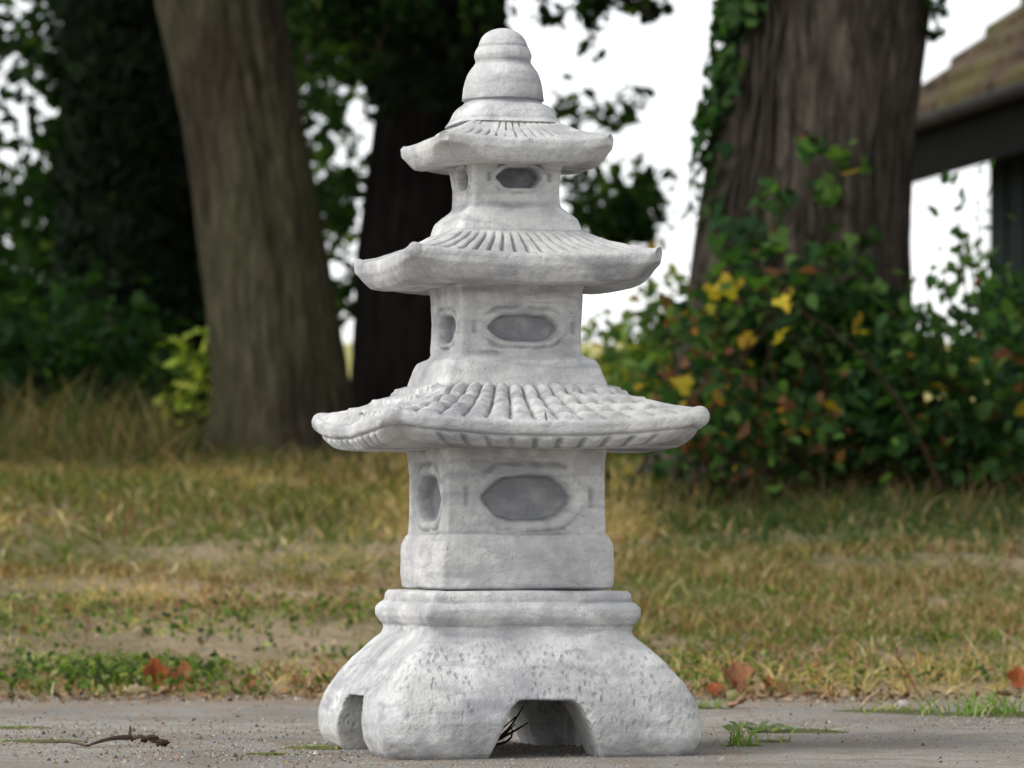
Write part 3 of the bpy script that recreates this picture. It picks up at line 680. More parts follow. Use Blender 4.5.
bush('bramble_bush', 'tangled bramble with yellow and orange autumn leaves at the foot of the right trunk', 'bramble', 740, 9.75,
     [(700, 330, 40, 30, 90), (680, 380, 50, 30, 110), (740, 400, 60, 35, 150), (800, 420, 60, 35, 150), (700, 430, 60, 25, 120), (720, 290, 14, 10, 8), (770, 300, 40, 25, 40), (760, 440, 110, 50, 240), (690, 445, 60, 40, 150)], .040, BR, (2.5, 3, 1.6, .2, .14, 2.0), 'leaf', 18)
bush('bramble_bush', 'dark green bramble filling the right edge below the shed', 'bramble', 950, 9.9,
     [(900, 340, 40, 30, 120), (940, 370, 60, 35, 190), (1000, 340, 50, 40, 190), (1010, 290, 30, 25, 70), (900, 420, 60, 35, 220), (970, 420, 70, 40, 260), (1030, 420, 60, 50, 200), (870, 380, 40, 30, 120), (1100, 380, 70, 70, 200), (950, 455, 140, 30, 420)], .047, BR, (5, 4, 2, .06, .08, .35), 'leaf', 16)
bush('yellow_leaf_shoot', 'bright yellow leaves on a shoot in front of the massive trunk', 'shoot', 722, 9.6, [(720, 294, 14, 12, 8), (788, 304, 10, 6, 3), (787, 332, 9, 7, 3), (747, 342, 7, 5, 3), (682, 384, 6, 6, 3)], .042, [(.36, .28, .03), (.34, .20, .03)], (4, 1), 'ivy', 6, None)
def sapling(px, d, top_rows, label):
    x0 = (px-512)/F*d; loc = np.array([x0, d, float(ground_z(x0, d))]); e = empty('sapling', loc, label, 'sapling', 'shrubs under the trees'); acc = Acc(); wood = Acc()
    for (tx, ty) in top_rows:
        tip = P(tx, ty, d+rng.uniform(-.2, .2)); pts = curve(loc+rng.normal(size=3)*.02*np.array([1, 1, 0]), tip, (.04, 0, .02), 14); wood.tube(pts, np.linspace(.007, .0015, 14), 5, (.07, .06, .03))
        for i in range(5, 14):
            k = rng.integers(3, 6); acc.leaves(pts[i]+rng.normal(size=(k, 3))*.028, rng.uniform(.7, 1.2, k)*.042, choose(k, [(.05, .11, .03), (.08, .15, .04)], (1, 1)), 'leaf', droop=.2)
    for A_ in (acc, wood): A_.V = [v-loc for v in A_.V]
    acc.build('foliage', M_leaf, e); wood.build('stems', M_twig, e)
sapling(950, 10.3, [(958, 215), (975, 180), (940, 262), (985, 260), (925, 290), (965, 250)], 'young upright shoots with small leaves against the sky left of the shed wall')

# ------------------------------------------------------------------ the shed
e0 = P(880, 133, 21.0); du = np.array([-.206, .979, 0.]); dv = np.array([.979, .206, 0.])      # eave runs away to the left; roof climbs to the right
org = np.array([e0[0], e0[1], float(ground_z(e0[0], e0[1]))])
shed = empty('shed', org, 'dark timber shed with a mossy tiled roof and grey gutter at the right edge', 'shed')
ez = e0[2]-org[2]
def S(uu, vv, zz): q = du*uu+dv*vv; return np.array([q[0], q[1], zz])
m_roof, t, b = newmat('mossy_tiles', .95); L = t.links; oc = objco(t)
n1 = node(t, 'ShaderNodeTexNoise', Scale=2.2, Detail=6., Roughness=.65); L.new(oc, n1.inputs['Vector']); n2 = node(t, 'ShaderNodeTexNoise', Scale=9., Detail=5.); L.new(oc, n2.inputs['Vector'])
c = ramp(t, n2.outputs[0], [(.38, (.03, .022, .016)), (.58, (.11, .078, .052))]).outputs[0]
c = mix(t, ramp(t, n1.outputs[0], [(.46, 0), (.58, .9)]).outputs[0], c, (.10, .092, .03)); L.new(c, b.inputs['Base Color']); bump(t, b, n2.outputs[0], .8, .02)
def plain(name, col, rough=.8, sc=8.):
    m, t, b = newmat(name, rough); b.inputs['Specular IOR Level'].default_value = .04; n = node(t, 'ShaderNodeTexNoise', Scale=sc, Detail=5.); t.links.new(objco(t), n.inputs['Vector'])
    t.links.new(ramp(t, n.outputs[0], [(.3, [x*.75 for x in col]), (.7, [x*1.2 for x in col])]).outputs[0], b.inputs['Base Color']); bump(t, b, n.outputs[0], .3, .005); return m
m_fas = plain('dark_painted_board', (.005, .005, .005)); m_gut = plain('grey_gutter', (.045, .044, .046), .6); m_wall = plain('dark_green_cladding', (.016, .022, .021)); m_tim = plain('old_timber', (.05, .04, .033))
def hexa(acc, pts8):
    f = [(0, 3, 2, 1), (4, 5, 6, 7), (0, 1, 5, 4), (1, 2, 6, 5), (2, 3, 7, 6), (3, 0, 4, 7)]
    acc.raw(pts8, np.array(f), np.full(6, 4), (.1, .1, .1))
def sbox(acc, u0, u1, v0, v1, z0, z1): hexa(acc, [S(u0, v0, z0), S(u1, v0, z0), S(u1, v1, z0), S(u0, v1, z0), S(u0, v0, z1), S(u1, v0, z1), S(u1, v1, z1), S(u0, v1, z1)])
pit = math.tan(R(41)); U0, U1 = -11.5, .0
acc = Acc()
for q in range(13):                                              # overlapping tile courses, each a wavy slab
    v0 = q*.24*.78; v1 = v0+.26*.78+.03; nseg = 200; uu = np.linspace(U0-(.02*(q % 2)), U1+.02*(q % 2)+rng.uniform(-.015, .015), nseg)
    wv = .012*np.abs(np.sin(uu*np.pi/.21))
    low = [S(a_, v0, ez+v0*pit+.065+w_) for a_, w_ in zip(uu, wv)]; lowb = [S(a_, v0, ez+v0*pit+.012) for a_ in uu]
    hi = [S(a_, v1, ez+v1*pit+.012+w_) for a_, w_ in zip(uu, wv)]; hib = [S(a_, v1, ez+v1*pit-.01) for a_ in uu]
    G = np.array([lowb, low, hi, hib, lowb]); r_, mm = G.shape[:2]; i = np.arange(r_-1)[:, None]; j = np.arange(mm-1)[None]
    f = np.stack([i*mm+j, i*mm+j+1, (i+1)*mm+j+1, (i+1)*mm+j], -1).reshape(-1, 4); acc.raw(G, f, np.full(len(f), 4), (.1, .1, .1))
    acc.raw([low[-1], lowb[-1], hib[-1], hi[-1]], [0, 1, 2, 3], [4], (.1, .1, .1))
VR = 12*.24*.78+.25
hexa(acc, [S(U0, VR, ez+VR*pit-.06), S(U1, VR, ez+VR*pit-.06), S(U1, 2*VR, ez-.06), S(U0, 2*VR, ez-.06), S(U0, VR, ez+VR*pit+.03), S(U1, VR, ez+VR*pit+.03), S(U1, 2*VR, ez+.03), S(U0, 2*VR, ez+.03)])
rf_ = acc.build('roof', m_roof, shed, False)
acc = Acc(); hexa(acc, [S(U0, .02, ez-.05), S(U1-.05, .02, ez-.05), S(U1-.05, VR, ez+VR*pit-.07), S(U0, VR, ez+VR*pit-.07), S(U0, .02, ez-.01), S(U1-.05, .02, ez-.01), S(U1-.05, VR, ez+VR*pit-.03), S(U0, VR, ez+VR*pit-.03)]); acc.build('roof_boarding', m_tim, shed, False)
gp = np.array([[math.cos(a_)*.055, math.sin(a_)*.055] for a_ in np.linspace(math.pi, 2*math.pi, 9)]+[[.047, 0]]+[[math.cos(a_)*.047, math.sin(a_)*.047] for a_ in np.linspace(2*math.pi, math.pi, 9)][1:])
G = np.array([[S(u_, -.03+p_[0], ez-.005+p_[1]) for p_ in gp] for u_ in np.linspace(U0, U1, 30)]); grid_mesh('gutter', G, m_gut, shed)
acc = Acc(); sbox(acc, U0, U1-.02, .03, .06, ez-.29, ez+.002); acc.build('fascia_board', m_fas, shed, False)
acc = Acc(); hexa(acc, [S(U1-.05, .061, ez-.26), S(U1, .061, ez-.26), S(U1, VR, ez+VR*pit-.2), S(U1-.05, VR, ez+VR*pit-.3), S(U1-.05, .061, ez-.05), S(U1, .061, ez-.05), S(U1, VR, ez+VR*pit-.09), S(U1-.05, VR, ez+VR*pit-.09)]); acc.build('verge_board', m_fas, shed, False)
acc = Acc(); UW = -.85
nb_ = 70
for q in range(nb_):
    a_ = UW-(q+1)*.14; sbox(acc, a_+.004, a_+.136, .30-(.012 if q % 2 else 0), .36, -.03, ez+.12)
sbox(acc, UW-nb_*.14, UW, .361, .40, -.03, ez+.12); sbox(acc, UW-.04, UW-.002, .402, 2*VR-.5, -.03, ez+.10)
acc.build('wall', m_wall, shed, False)
for uu_ in (-.25,):
    acc = Acc(); sbox(acc, uu_-.06, uu_+.06, 1.85, 1.97, -.03, ez-.2); acc.build('post', m_tim, shed, False)

# ------------------------------------------------------------------ grass
def blades(n, xr, yr, h, wd, colf, lean=.5, dens=None, hf=None, name='grass', bend=.35, clump=False):
    x = rng.uniform(*xr, n); y = yr[0]+(yr[1]-yr[0])*rng.uniform(0, 1, n)**1.0
    if dens is not None:
        k = rng.uniform(0, 1, n) < dens(x, y); x, y = x[k], y[k]
    if clump:
        rp = rng.integers(3, 9, len(x)); x = np.repeat(x, rp); y = np.repeat(y, rp); x = x+rng.normal(size=len(x))*.006; y = y+rng.normal(size=len(y))*.006; cs = np.repeat(rng.uniform(.5, 1.35, len(rp)), rp)
    n = len(x); z = ground_z(x, y)
    hh = h*rng.uniform(.35, 1.25, n)*(hf(x, y) if hf is not None else 1); ww = wd*rng.uniform(.6, 1.4, n)
    if clump: hh = hh*cs
    an = rng.uniform(0, 6.283, n); ln = rng.normal(size=(n, 2))*lean
    col = colf(x, y, n); s0 = np.stack([x, y, z-.004], -1)
    sd_ = np.stack([np.cos(an), np.sin(an), 0*an], -1)*ww[:, None]
    d1 = np.stack([ln[:, 0], ln[:, 1], np.ones(n)], -1)*hh[:, None]
    d2 = np.stack([ln[:, 0]*(1+bend*2), ln[:, 1]*(1+bend*2), np.full(n, .86)], -1)*hh[:, None]
    V = np.stack([s0-sd_, s0+sd_, s0+d1*.55+sd_*.8, s0+d1*.55-sd_*.8, s0+d2], 1).reshape(-1, 3)
    o = np.arange(n)*5; q = np.stack([o, o+1, o+2, o+3], -1); t3 = np.stack([o+3, o+2, o+4], -1)
    return V, q, t3, np.repeat(col, 5, 0)
def pat(x, y, s, sd_): return fbm(np.stack([x*s, y*s*1.3, x*0], -1), sd_, 3)
STR = np.array([.44, .32, .15]); GRN = np.array([.100, .130, .030]); RED = np.array([.21, .105, .05]); DGN = np.array([.040, .075, .022]); PALE = np.array([.55, .47, .30])
def lawn_col(x, y, n):
    a = pat(x, y, 1.6, 101); b_ = pat(x, y, 2.3, 131); r_ = rng.uniform(0, 1, n)
    col = np.where((r_ < sstep(-.22, .28, a+.06)*.85+.05)[:, None], GRN, STR)
    col = np.where((rng.uniform(0, 1, n) < .62*sstep(-.02, .25, b_)*(1-.6*sstep(8.3, 9.3, y)))[:, None], RED, col)
    col = np.where((rng.uniform(0, 1, n) < .05)[:, None], PALE, col)
    right = sstep(.5, 1.0, x/y*8+0*x)*sstep(8.6, 9.4, y)
    col = np.where((rng.uniform(0, 1, n) < .85*sstep(.15, .4, x/y*8)*sstep(8.2, 8.9, y))[:, None], DGN, col)
    return col*rng.uniform(.65, 1.3, (n, 1))
def lawn_den(x, y):
    bare = np.exp(-((y-7.15-.1*np.sin(x*3))/.22)**2)*(x < .1)*.85
    return np.clip(.75+.5*pat(x, y, 2.6, 77)-bare, .05, 1)*sstep(6.1, 6.3, y+.08*pat(x, y, 5, 12))
accg = Acc()
def addb(r): 
    V, q, t3, c = r; accg.raw(V, np.concatenate([q.ravel(), t3.ravel()]), np.concatenate([np.full(len(q), 4), np.full(len(t3), 3)]), c)
addb(blades(60000, (-1.7, 1.7), (6.1, 10.8), .020, .0016, lawn_col, 1.1, lawn_den, lambda x, y: 1+.5*sstep(8, 10, y)))
addb(blades(15000, (-1.7, 1.7), (6.15, 11), .032, .0015, lawn_col, .6, lambda x, y: lawn_den(x, y)*(.35+.65*sstep(-.2, .3, pat(x, y, 4, 88))), lambda x, y: 1+.5*sstep(8, 10, y)+.35*(x > .15), clump=True))
addb(blades(26000, (-2.6, 2.6), (9.0, 14.5), .05, .003, lawn_col, .6, None, lambda x, y: 1+0*x))
addb(blades(26000, (-5, 5), (6.2, 14), .035, .003, lawn_col, .8, lambda x, y: (np.abs(x) > 1.5)*.9))
addb(blades(5500, (.1, 1.8), (7.3, 8.7), .034, .0016, lambda x, y, n: choose(n, [(.19, .095, .05), (.38, .29, .16), (.10, .13, .035)], (1.2, 1.2, .8)), .30, lambda x, y: sstep(-.2, .25, pat(x, y, 3, 91)), clump=True))
addb(blades(1500, (-1.6, -.2), (7.3, 8.4), .028, .0016, lambda x, y, n: choose(n, [(.19, .095, .05), (.38, .29, .16), (.10, .13, .035)], (1.2, 1.2, .8)), .35, lambda x, y: sstep(0, .3, pat(x, y, 3, 92)), clump=True))
tag(accg.build('grass', M_grass), 'short patchy lawn grass, part green and part dried straw brown, behind the pagoda', 'grass', kind='stuff')
# taller dry grass at the foot of the trees, thickest at the left
accg = Acc()
def tall_col(x, y, n):
    r_ = rng.uniform(0, 1, n); col = np.where((r_ < .38)[:, None], np.array([.19, .15, .070]), np.array([.045, .068, .020])); col = np.where((r_ > .85)[:, None], np.array([.12, .075, .035]), col)
    col = np.where((rng.uniform(0, 1, n) < .8*(x > .1))[:, None], np.array([.040, .065, .020]), col)
    return col*rng.uniform(.6, 1.25, (n, 1))
edgef = lambda x, y: sstep(10.0, 11.3, y+.5*pat(x, y, 1.1, 55))
addb(blades(14000, (-2.6, -.5), (10.2, 12.6), .15, .0028, tall_col, .22, edgef, lambda x, y: (.4+.8*sstep(10.6, 12, y)+.3*pat(x, y, 2, 4))*np.where(x > -.93, .45, 1)))
addb(blades(2600, (-2.6, -.3), (9.3, 11), .09, .0024, tall_col, .35, None, lambda x, y: .35+.9*sstep(9.3, 10.8, y)+.3*pat(x, y, 2, 4)))
addb(blades(4200, (-2.6, -.93), (10.8, 12.9), .28, .0026, tall_col, .30, lambda x, y: sstep(-.35, .2, pat(x, y, 2.2, 67)), lambda x, y: .7+.6*pat(x, y, 1.7, 68)))
addb(blades(3500, (-.6, 2.6), (9.2, 10.6), .10, .0022, tall_col, .3, None, lambda x, y: .7+.7*pat(x, y, 2, 4)))
addb(blades(900, (.25, 2.3), (9.1, 9.6), .14, .0012, lambda x, y, n: np.array([.19, .12, .065])*rng.uniform(.4, 1.2, (n, 1)), .30, lambda x, y: sstep(-.1, .3, pat(x, y, 3, 66)), lambda x, y: 1+0*x))
addb(blades(1500, (.3, 2.3), (9.0, 9.6), .10, .0022, tall_col, .35, None, lambda x, y: .7+.7*pat(x, y, 2, 4)))
tag(accg.build('tall_grass', M_grass), 'taller dry grass and stalks fringing the tree trunks', 'tall grass', kind='stuff')

# low weeds along the pavement edge
acc = Acc(); WD = [(.06, .095, .025), (.11, .16, .04), (.22, .25, .09), (.035, .055, .02)]
def weed_patch(n, xr, yr, size, hmax, den=None):
    x = rng.uniform(*xr, n); y = rng.uniform(*yr, n); d_ = pat(x, y, 3.2, 200)
    k = rng.uniform(0, 1, n) < sstep(-.25, .25, d_) if den is None else rng.uniform(0, 1, n) < den(x, y)
    x, y = x[k], y[k]; z = ground_z(x, y)+rng.uniform(.002, hmax, len(x))
    acc.leaves(np.stack([x, y, z], -1), rng.uniform(.6, 1.4, len(x))*size, choose(len(x), WD, (3, 3, 2, 2), .35), 'leaf', up=.5)
weed_patch(9500, (-1.3, .12), (6.2, 6.85), .014, .034, lambda x, y: sstep(-.25, .25, pat(x, y, 3.2, 200))*sstep(6.95, 6.45, y))
weed_patch(3200, (-1.6, .1), (6.6, 7.8), .013, .03)
weed_patch(4200, (.2, 1.7), (6.25, 6.9), .011, .024)
weed_patch(1800, (.2, 1.8), (6.4, 8.0), .010, .018)
weed_patch(4000, (-3.5, -1.3), (6.22, 6.75), .012, .03); weed_patch(2500, (1.6, 3.5), (6.25, 6.8), .012, .03)
tag(acc.build('low_weeds', M_leaf), 'low green weeds creeping along the edge of the pavement', 'weeds', kind='stuff')
# litter of crumbled leaves and chips along the pavement edge
acc = Acc(); n = 2600; x = rng.uniform(-2, 2, n); y = 6.14+rng.normal(size=n)*.10; k = rng.uniform(0, 1, n) < .35+.65*sstep(-.1, .3, pat(x, y, 2.2, 300)); x, y = x[k], y[k]
DL = [(.24, .15, .08), (.16, .08, .04), (.34, .26, .16), (.09, .055, .03), (.22, .09, .035)]
acc.leaves(np.stack([x, y, ground_z(x, y)+rng.uniform(.004, .012, len(x))], -1), rng.uniform(.004, .018, len(x)), choose(len(x), DL, (3, 2, 3, 2, .7)), 'leaf', up=.9)
n = 1500; x = rng.uniform(-1.4, 1.4, n); y = 6.15-1.9*rng.uniform(0, 1, n)**1.5; acc.leaves(np.stack([x, y, np.full(n, .008)], -1), rng.uniform(.002, .006, n), choose(n, DL, (3, 2, 1, 3, .3)), 'quad', up=1.5)
n = 1100; x = rng.uniform(-2.5, 2.5, n); y = rng.uniform(6.3, 9.5, n); acc.leaves(np.stack([x, y, ground_z(x, y)+.012], -1), rng.uniform(.006, .028, n), choose(n, DL, (3, 2, 3, 1, .7)), 'leaf', up=.8)
tag(acc.build('leaf_litter', M_dead), 'crumbled dry leaves and bark chips scattered along the pavement edge', 'leaf litter', kind='stuff')

acc = Acc(); n = 60000; x = rng.uniform(-1.3, 1.3, n); y = 4.1+2.1*rng.uniform(0, 1, n); k = rng.uniform(0, 1, n) < .25+.75*sstep(-.3, .3, pat(x, y, 2.0, 410)); x, y = x[k], y[k]; n = len(x)
PT = np.array([[.5, 0, 0], [.1, .45, 0], [-.5, .1, 0], [-.1, -.45, 0], [.05, 0, .5]]); a_ = rng.uniform(0, 6.28, n); sz = rng.uniform(.0012, .0042, n)*np.where(rng.uniform(0, 1, n) < .04, 2.2, 1)
V = np.stack([x[:, None]+sz[:, None]*(PT[None, :, 0]*np.cos(a_)[:, None]-PT[None, :, 1]*np.sin(a_)[:, None]), y[:, None]+sz[:, None]*(PT[None, :, 0]*np.sin(a_)[:, None]+PT[None, :, 1]*np.cos(a_)[:, None]), .0035+sz[:, None]*PT[None, :, 2]*1.1], -1).reshape(-1, 3)
f = np.concatenate([np.stack([np.arange(n)*5+i, np.arange(n)*5+(i+1) % 4, np.arange(n)*5+4], -1).ravel() for i in range(4)])
acc.raw(V, f, np.full(n*4, 3), np.repeat(choose(n, [(.22, .205, .19), (.36, .34, .30), (.08, .07, .06), (.25, .18, .12)], (4, 2, 3, 3)), 5, 0))
tag(acc.build('grit', M_twig), 'fine loose grit lying on the pavement', 'grit', kind='stuff')

# ------------------------------------------------------------------ single things on the ground
def gp_(px, py):
    """ground point seen at a pixel: used only to place things where they lie"""
    for d in np.arange(4.1, 12, .005):
        x = (px-512)/F*d
        if CH+(HY-py)/F*d <= float(np.interp(d, GY, GZ)): return np.array([x, d, float(ground_z(x, d))+(.004 if d < 6.1 else 0)])
    return np.array([0, 8, 0.])
def fallen_leaf(px, py, size, col, curl, tilt, rz, label, lobes=5):
    loc = gp_(px, py); acc = Acc(); nr, na = 9, 40
    th = np.linspace(0, 2*np.pi, na, endpoint=False); rr = np.linspace(0, 1, nr)[:, None]
    out = (1+.10*np.cos(lobes*th)-.05*np.cos(th*11+1))*np.where(np.cos(th) > 0, 1.15, .9)
    x = rr*out*np.cos(th); y = rr*out*np.sin(th)*.72
    z = curl*(y**2)*1.1+curl*.45*x**2+.22*fbm(np.stack([x*2.2+px, y*2.2, x*0], -1), 3, 3)-.08*np.exp(-(y/.06)**2)
    V = np.stack([x, y, z], -1)*size/2
    ct, st_ = math.cos(tilt), math.sin(tilt); V = np.stack([V[..., 0]*ct-V[..., 2]*st_, V[..., 1], V[..., 0]*st_+V[..., 2]*ct], -1)
    V = np.stack([V[..., 0]*math.cos(rz)-V[..., 1]*math.sin(rz), V[..., 0]*math.sin(rz)+V[..., 1]*math.cos(rz), V[..., 2]], -1); V[..., 2] -= V[..., 2].min()-.002
    o = grid_mesh('fallen_leaf', V[1:], M_dead, wrap=True, cap=False, cols=np.broadcast_to(np.array(col)*(.85+.3*rng.uniform(size=V[1:].shape[:2]+(1,))), V[1:].shape))
    me = o.data; bm = bmesh.new(); bm.from_mesh(me); bm.verts.ensure_lookup_table()
    bm.faces.new([bm.verts[i] for i in range(na)]); bm.to_mesh(me); bm.free()
    md = o.modifiers.new('t', 'SOLIDIFY'); md.thickness = .0006
    o.location = loc; tag(o, label, 'leaf', 'fallen leaves on the ground'); return o
OR = (.26, .075, .025); BN = (.22, .10, .05); TN = (.34, .24, .14)
fallen_leaf(155, 690, .050, OR, .7, 1.0, 1.9, 'rust orange fallen leaf standing on edge left of the pagoda, left of a browner one')
fallen_leaf(182, 691, .046, (.20, .075, .03), .7, .9, 1.2, 'reddish brown fallen leaf leaning on the rust orange leaf left of the pagoda')
fallen_leaf(737, 693, .058, BN, 1.0, .55, 1.7, 'large curled brown leaf on the grass just right of the pagoda base')
fallen_leaf(714, 698, .032, OR, .7, .5, 1.7, 'small orange leaf touching the left of the large curled brown leaf')
fallen_leaf(768, 690, .022, (.24, .08, .035), .9, .9, 1.5, 'small reddish leaf standing a little right of the large curled leaf')
fallen_leaf(760, 697, .022, TN, .6, 1.3, 1.2, 'pale thin leaf on edge right of the small green nut')
fallen_leaf(738, 712, .034, (.30, .19, .12), .5, .3, .1, 'flat tan leaf lying in front of the small green nut')
fallen_leaf(1018, 690, .040, OR, .8, .8, 1.5, 'orange leaf at the right edge of the picture above the grass tuft')
fallen_leaf(812, 672, .024, (.33, .18, .04), .6, .6, .6, 'yellow orange leaf standing in the grass right of the pagoda')
fallen_leaf(250, 693, .030, (.22, .10, .045), .9, .4, 2.6, 'small brown leaf at the pavement edge between the orange leaves and the pagoda')
fallen_leaf(280, 695, .028, TN, .5, .3, 1.6, 'pale tan leaf nearest the pagoda on its left side')
fallen_leaf(160, 697, .040, TN, .4, .15, .2, 'pale curled leaf lying in front of the rust orange leaf')

def blob(name, px, py, r, mat, label, cat, sq=(1, .8, .7), seed=0):
    loc = gp_(px, py); th = np.linspace(0, 2*np.pi, 40, endpoint=False); ph = np.linspace(.02, np.pi-.02, 24)[::-1, None]
    D = np.stack([np.sin(ph)*np.cos(th), np.sin(ph)*np.sin(th), np.cos(ph)+0*th], -1); G = D*r*np.array(sq)*(1+(.7 if 'crumb' in name else .12)*fbm(D*1.9+seed, seed, 3))[..., None]; G[..., 2] += r*sq[2]*.85
    o = grid_mesh(name, G, mat); o.location = loc; return tag(o, label, cat)
m_nut = plain('green_husk', (.22, .215, .09), .8, 90.); m_cobble = plain('pale_pebble', (.42, .33, .22), .9, 60.); m_peb = plain('grey_pebble', (.4, .36, .33), .9, 80.); m_cr = plain('dark_crumb', (.06, .042, .032), .95, 120.)
blob('nut', 733, 704, .0095, m_nut, 'small round green nut lying before the large curled brown leaf', 'nut', (1, 1, .95))
blob('pebble', 135, 695, .016, m_cobble, 'pale tan pebble at the pavement edge left of the orange leaves', 'pebble', (1.2, .8, .55), 3)
blob('pebble', 903, 712, .010, m_peb, 'little grey pebble at the pavement edge left of the grass tuft on the right', 'pebble', (1, .8, .7), 5)
blob('bark_crumb', 150, 746, .008, m_cr, 'larger dark bark crumb beside the end of the broken twig', 'bark crumb', (1.2, .9, .6), 7)
blob('bark_crumb', 162, 750, .0065, m_cr, 'smaller dark bark crumb right of the broken twig', 'bark crumb', (1.1, .9, .7), 9)
acc = Acc(); p0 = gp_(88, 752); p1 = gp_(131, 748); bk = (.09, .065, .05)
q0 = gp_(40, 748)
acc.tube(curve(np.array([0, 0, .003]), p1-p0+np.array([0, 0, .008]), (0, .004, .003), 8), np.array([.0012, .0016, .0022, .002, .0029, .0031, .0036, .003]), 6, bk)
acc.tube(curve(q0-p0+np.array([0, 0, .002]), np.array([0, 0, .003]), (0, 0, .003), 6), np.linspace(.0008, .0018, 6), 5, bk)
acc.tube([p1-p0+np.array([-.002, 0, .006]), p1-p0+np.array([-.001, 0, .016]), p1-p0+np.array([-.001, 0, .022])], [.0022, .0016, .0007], 5, bk)
acc.tube([p1-p0+np.array([0, 0, .006]), p1-p0+np.array([.012, -.004, .010]), p1-p0+np.array([.02, 0, .006])], [.003, .0026, .001], 6, bk)
o = acc.build('twig', M_twig); o.location = p0; tag(o, 'broken dark twig lying on the pavement left of the pagoda', 'twig')
acc = Acc(); p0 = gp_(487, 752)
for q in range(5):
    e_ = np.array([.03+rng.normal()*.012, .02+rng.normal()*.03, .02+rng.uniform(0, .03)])*np.array([1, 1, 1]); acc.tube(curve((0, 0, .003), e_, rng.normal(size=3)*.006, 7), np.linspace(.0022, .0008, 7), 5, (.035, .025, .02))
o = acc.build('twig', M_twig); o.location = p0; tag(o, 'small dark twigs poking out under the front arch of the pagoda base', 'twig')

def tuft(px, py, n, h, cols, wts, label, spread=.02, lean=.7, wd=.0013):
    loc = gp_(px, py); acc = Acc()
    for q in range(n):
        a_ = rng.uniform(0, 6.28); ln = rng.uniform(.1, 1)**.7*lean*1.7; hh = h*rng.uniform(.25, 1.15); b0 = np.array([rng.normal()*spread, rng.normal()*spread*.8, 0]); dr = np.array([math.cos(a_), math.sin(a_), 0])
        tt = np.linspace(0, 1, 6)[:, None]; ctr = b0+dr*hh*ln*tt**1.6+np.array([0, 0, 1])*hh*(tt-.35*ln*tt**2.2)
        sd_ = np.array([-math.sin(a_), math.cos(a_), .2])*wd; w_ = (1-tt**2)*1.+.05
        V = np.concatenate([ctr-sd_*w_, ctr+sd_*w_]); f = [(i, i+1, i+7, i+6) for i in range(5)]
        acc.raw(V, np.array(f), np.full(5, 4), choose(1, cols, wts)[0])
    th = np.linspace(0, 2*np.pi, 14, endpoint=False); rr_ = spread*2.1*(1+.25*np.cos(th*3+px)); top_ = min(.003, h*.3)
    rim_ = np.stack([rr_*np.cos(th), rr_*.8*np.sin(th), 0*th-.001], -1); mid_ = rim_*.6+np.array([0, 0, top_])
    acc.raw(np.vstack([rim_, mid_, [[0, 0, top_]]]), np.concatenate([np.stack([np.arange(14), (np.arange(14)+1) % 14, (np.arange(14)+1) % 14+14, np.arange(14)+14], -1).ravel(), np.stack([np.arange(14)+14, (np.arange(14)+1) % 14+14, np.full(14, 28)], -1).ravel()]), np.array([4]*14+[3]*14), (.13, .13, .06))
    o = acc.build('grass_tuft', M_grass); o.location = loc; return tag(o, label, 'grass tuft', 'grass tufts by the pavement')
GC = [(.12, .20, .045), (.20, .27, .08), (.40, .34, .19)]
tuft(742, 750, 46, .030, GC, (3, 2, 1), 'small bright grass tuft growing from the pavement just right of the base', .012)
tuft(772, 746, 16, .014, GC, (1, 2, 2), 'tiny yellowish tuft on the pavement right of the brighter tuft', .012, 1.2)
tuft(990, 718, 170, .045, GC, (3, 3, 1), 'fresh green grass tuft on the pavement edge at the far right', .055, .9)
tuft(890, 715, 50, .022, GC, (1, 2, 3), 'straw coloured tuft at the pavement edge left of the fresh green tuft', .04, 1.2)
tuft(318, 752, 60, .008, GC, (1, 2, 2), 'flat mossy tuft on the pavement against the left foot of the base', .020, 1.6)
tuft(42, 745, 70, .006, GC, (1, 2, 3), 'flat yellow moss tuft on the pavement at the left, nearer the camera', .026, 1.6)
tuft(18, 731, 50, .006, GC, (1, 2, 3), 'flat moss tuft at the left edge of the pavement, further from the camera', .020, 1.6)
tuft(268, 758, 40, .005, GC, (1, 2, 3), 'faint moss tuft on the pavement left of the one against the base', .014, 1.6)
tuft(705, 712, 60, .022, GC, (3, 2, 1), 'grass tuft pressed against the right side of the base', .02, 1.)
tuft(800, 735, 34, .014, GC, (2, 2, 2), 'low sprawling tuft right of the grey green weed', .03, 1.4)
# grey-green weed lying on the pavement
loc = gp_(757, 736); acc = Acc()
for q in range(22):
    a_ = q*2.4; r_ = .012+.012*rng.uniform(); acc.leaves(np.array([[math.cos(a_)*r_*1.8, math.sin(a_)*r_*1.6, .003+.007*rng.uniform()]]), .018, choose(1, [(.13, .17, .10), (.19, .21, .13)], (1, 1)), 'quad', up=.9)
    acc.tube([(0, 0, 0), (math.cos(a_)*r_, math.sin(a_)*r_*.5, .008)], .0007, 4, (.15, .18, .08))
o = acc.build('weed', M_leaf); o.location = loc; tag(o, 'grey green broad leaved weed flat on the pavement behind the bright tuft', 'weed')
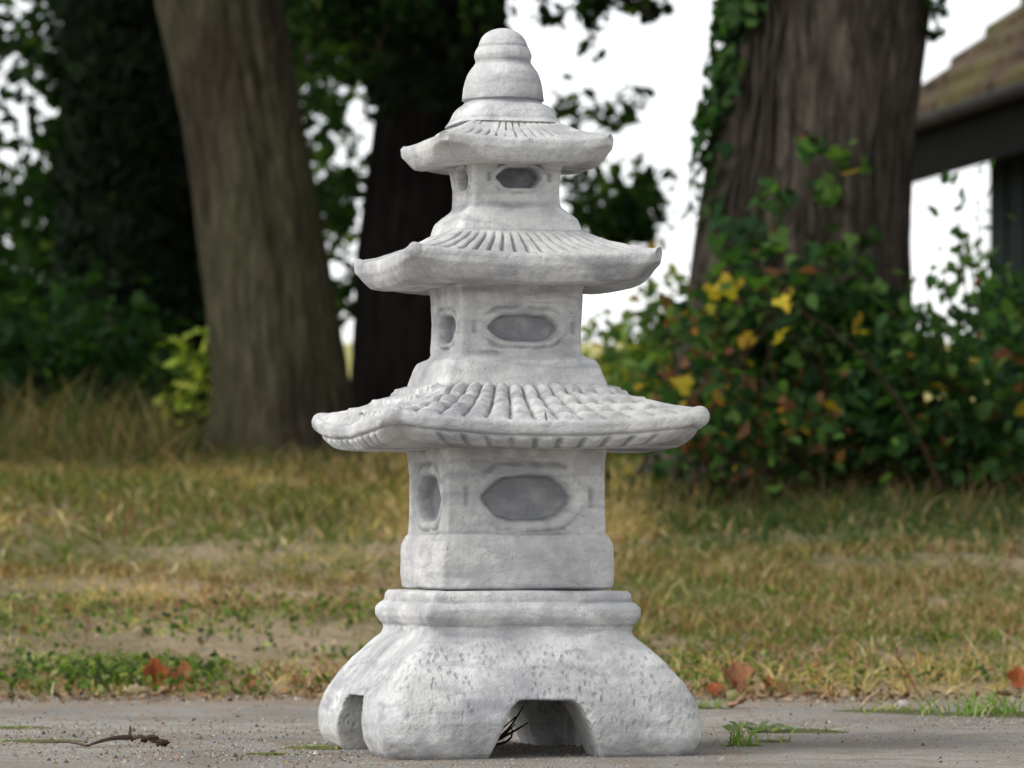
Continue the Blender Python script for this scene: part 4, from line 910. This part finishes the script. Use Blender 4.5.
# dry stalks standing in the grass
def stalk(px, py, tipx, tipy, col, label, seeds=10, fork=0):
    loc = gp_(px, py); d = loc[1]; tip = np.array([(tipx-512)/F*d, d, CH+(HY-tipy)/F*d])-loc; acc = Acc(); pts = curve((0, 0, -.004), tip, (rng.normal()*.006, 0, .004), 12)
    acc.tube(pts, np.linspace(.0016, .0007, 12), 5, col)
    for q in range(fork):
        i = 4+q*2; e_ = pts[i]+np.array([(-1)**q*.02, 0, .02]); acc.tube([pts[i], (pts[i]+e_)/2+np.array([0, 0, .003]), e_], [.001, .0008, .0004], 4, col)
    if seeds: acc.leaves(pts[rng.integers(6, 12, seeds)]+rng.normal(size=(seeds, 3))*.0018, .006, choose(seeds, [col], (1,)), 'quad', up=1)
    o = acc.build('dry_stalk', M_twig); o.location = loc; tag(o, label, 'dry stalk', 'dry stalks in the grass')
RB = (.20, .09, .05); ST = (.45, .37, .24)
stalk(924, 702, 892, 634, RB, 'tall reddish brown stalk leaning left on the right side of the lawn', 12, 3)
stalk(912, 700, 900, 668, RB, 'short dark stalk at the foot of the tall reddish brown stalk', 5)
stalk(800, 682, 776, 658, RB, 'forked brown stalk right of the large curled leaf', 6, 4)
stalk(838, 706, 836, 680, RB, 'low dark upright stalk between the forked stalk and the tall reddish one', 4)
stalk(722, 682, 719, 664, RB, 'short dark stalk behind the large curled leaf', 2)
stalk(880, 628, 848, 596, RB, 'thin brown stalk leaning far left in the middle of the right lawn', 0)
stalk(1040, 660, 992, 624, ST, 'bleached arching stem at the right edge of the lawn', 0)
stalk(978, 668, 962, 632, ST, 'bleached stem left of the arching one at the right edge', 0)
stalk(860, 708, 880, 690, ST, 'pale straw lying almost flat left of the tall reddish stalk', 0)
stalk(30, 632, 28, 596, RB, 'brown docked stalk standing in the lawn at the far left', 14)
stalk(85, 650, 90, 608, RB, 'brown seed stalk right of the one at the far left', 10, 2)
stalk(700, 560, 700, 540, ST, 'thin pale stem just right of the lowest storey', 0)
stalk(790, 478, 752, 408, ST, 'long bleached stalk leaning left in front of the bramble', 8, 2)
stalk(850, 480, 866, 430, ST, 'pale upright stalk in front of the dark green bramble', 6, 2)
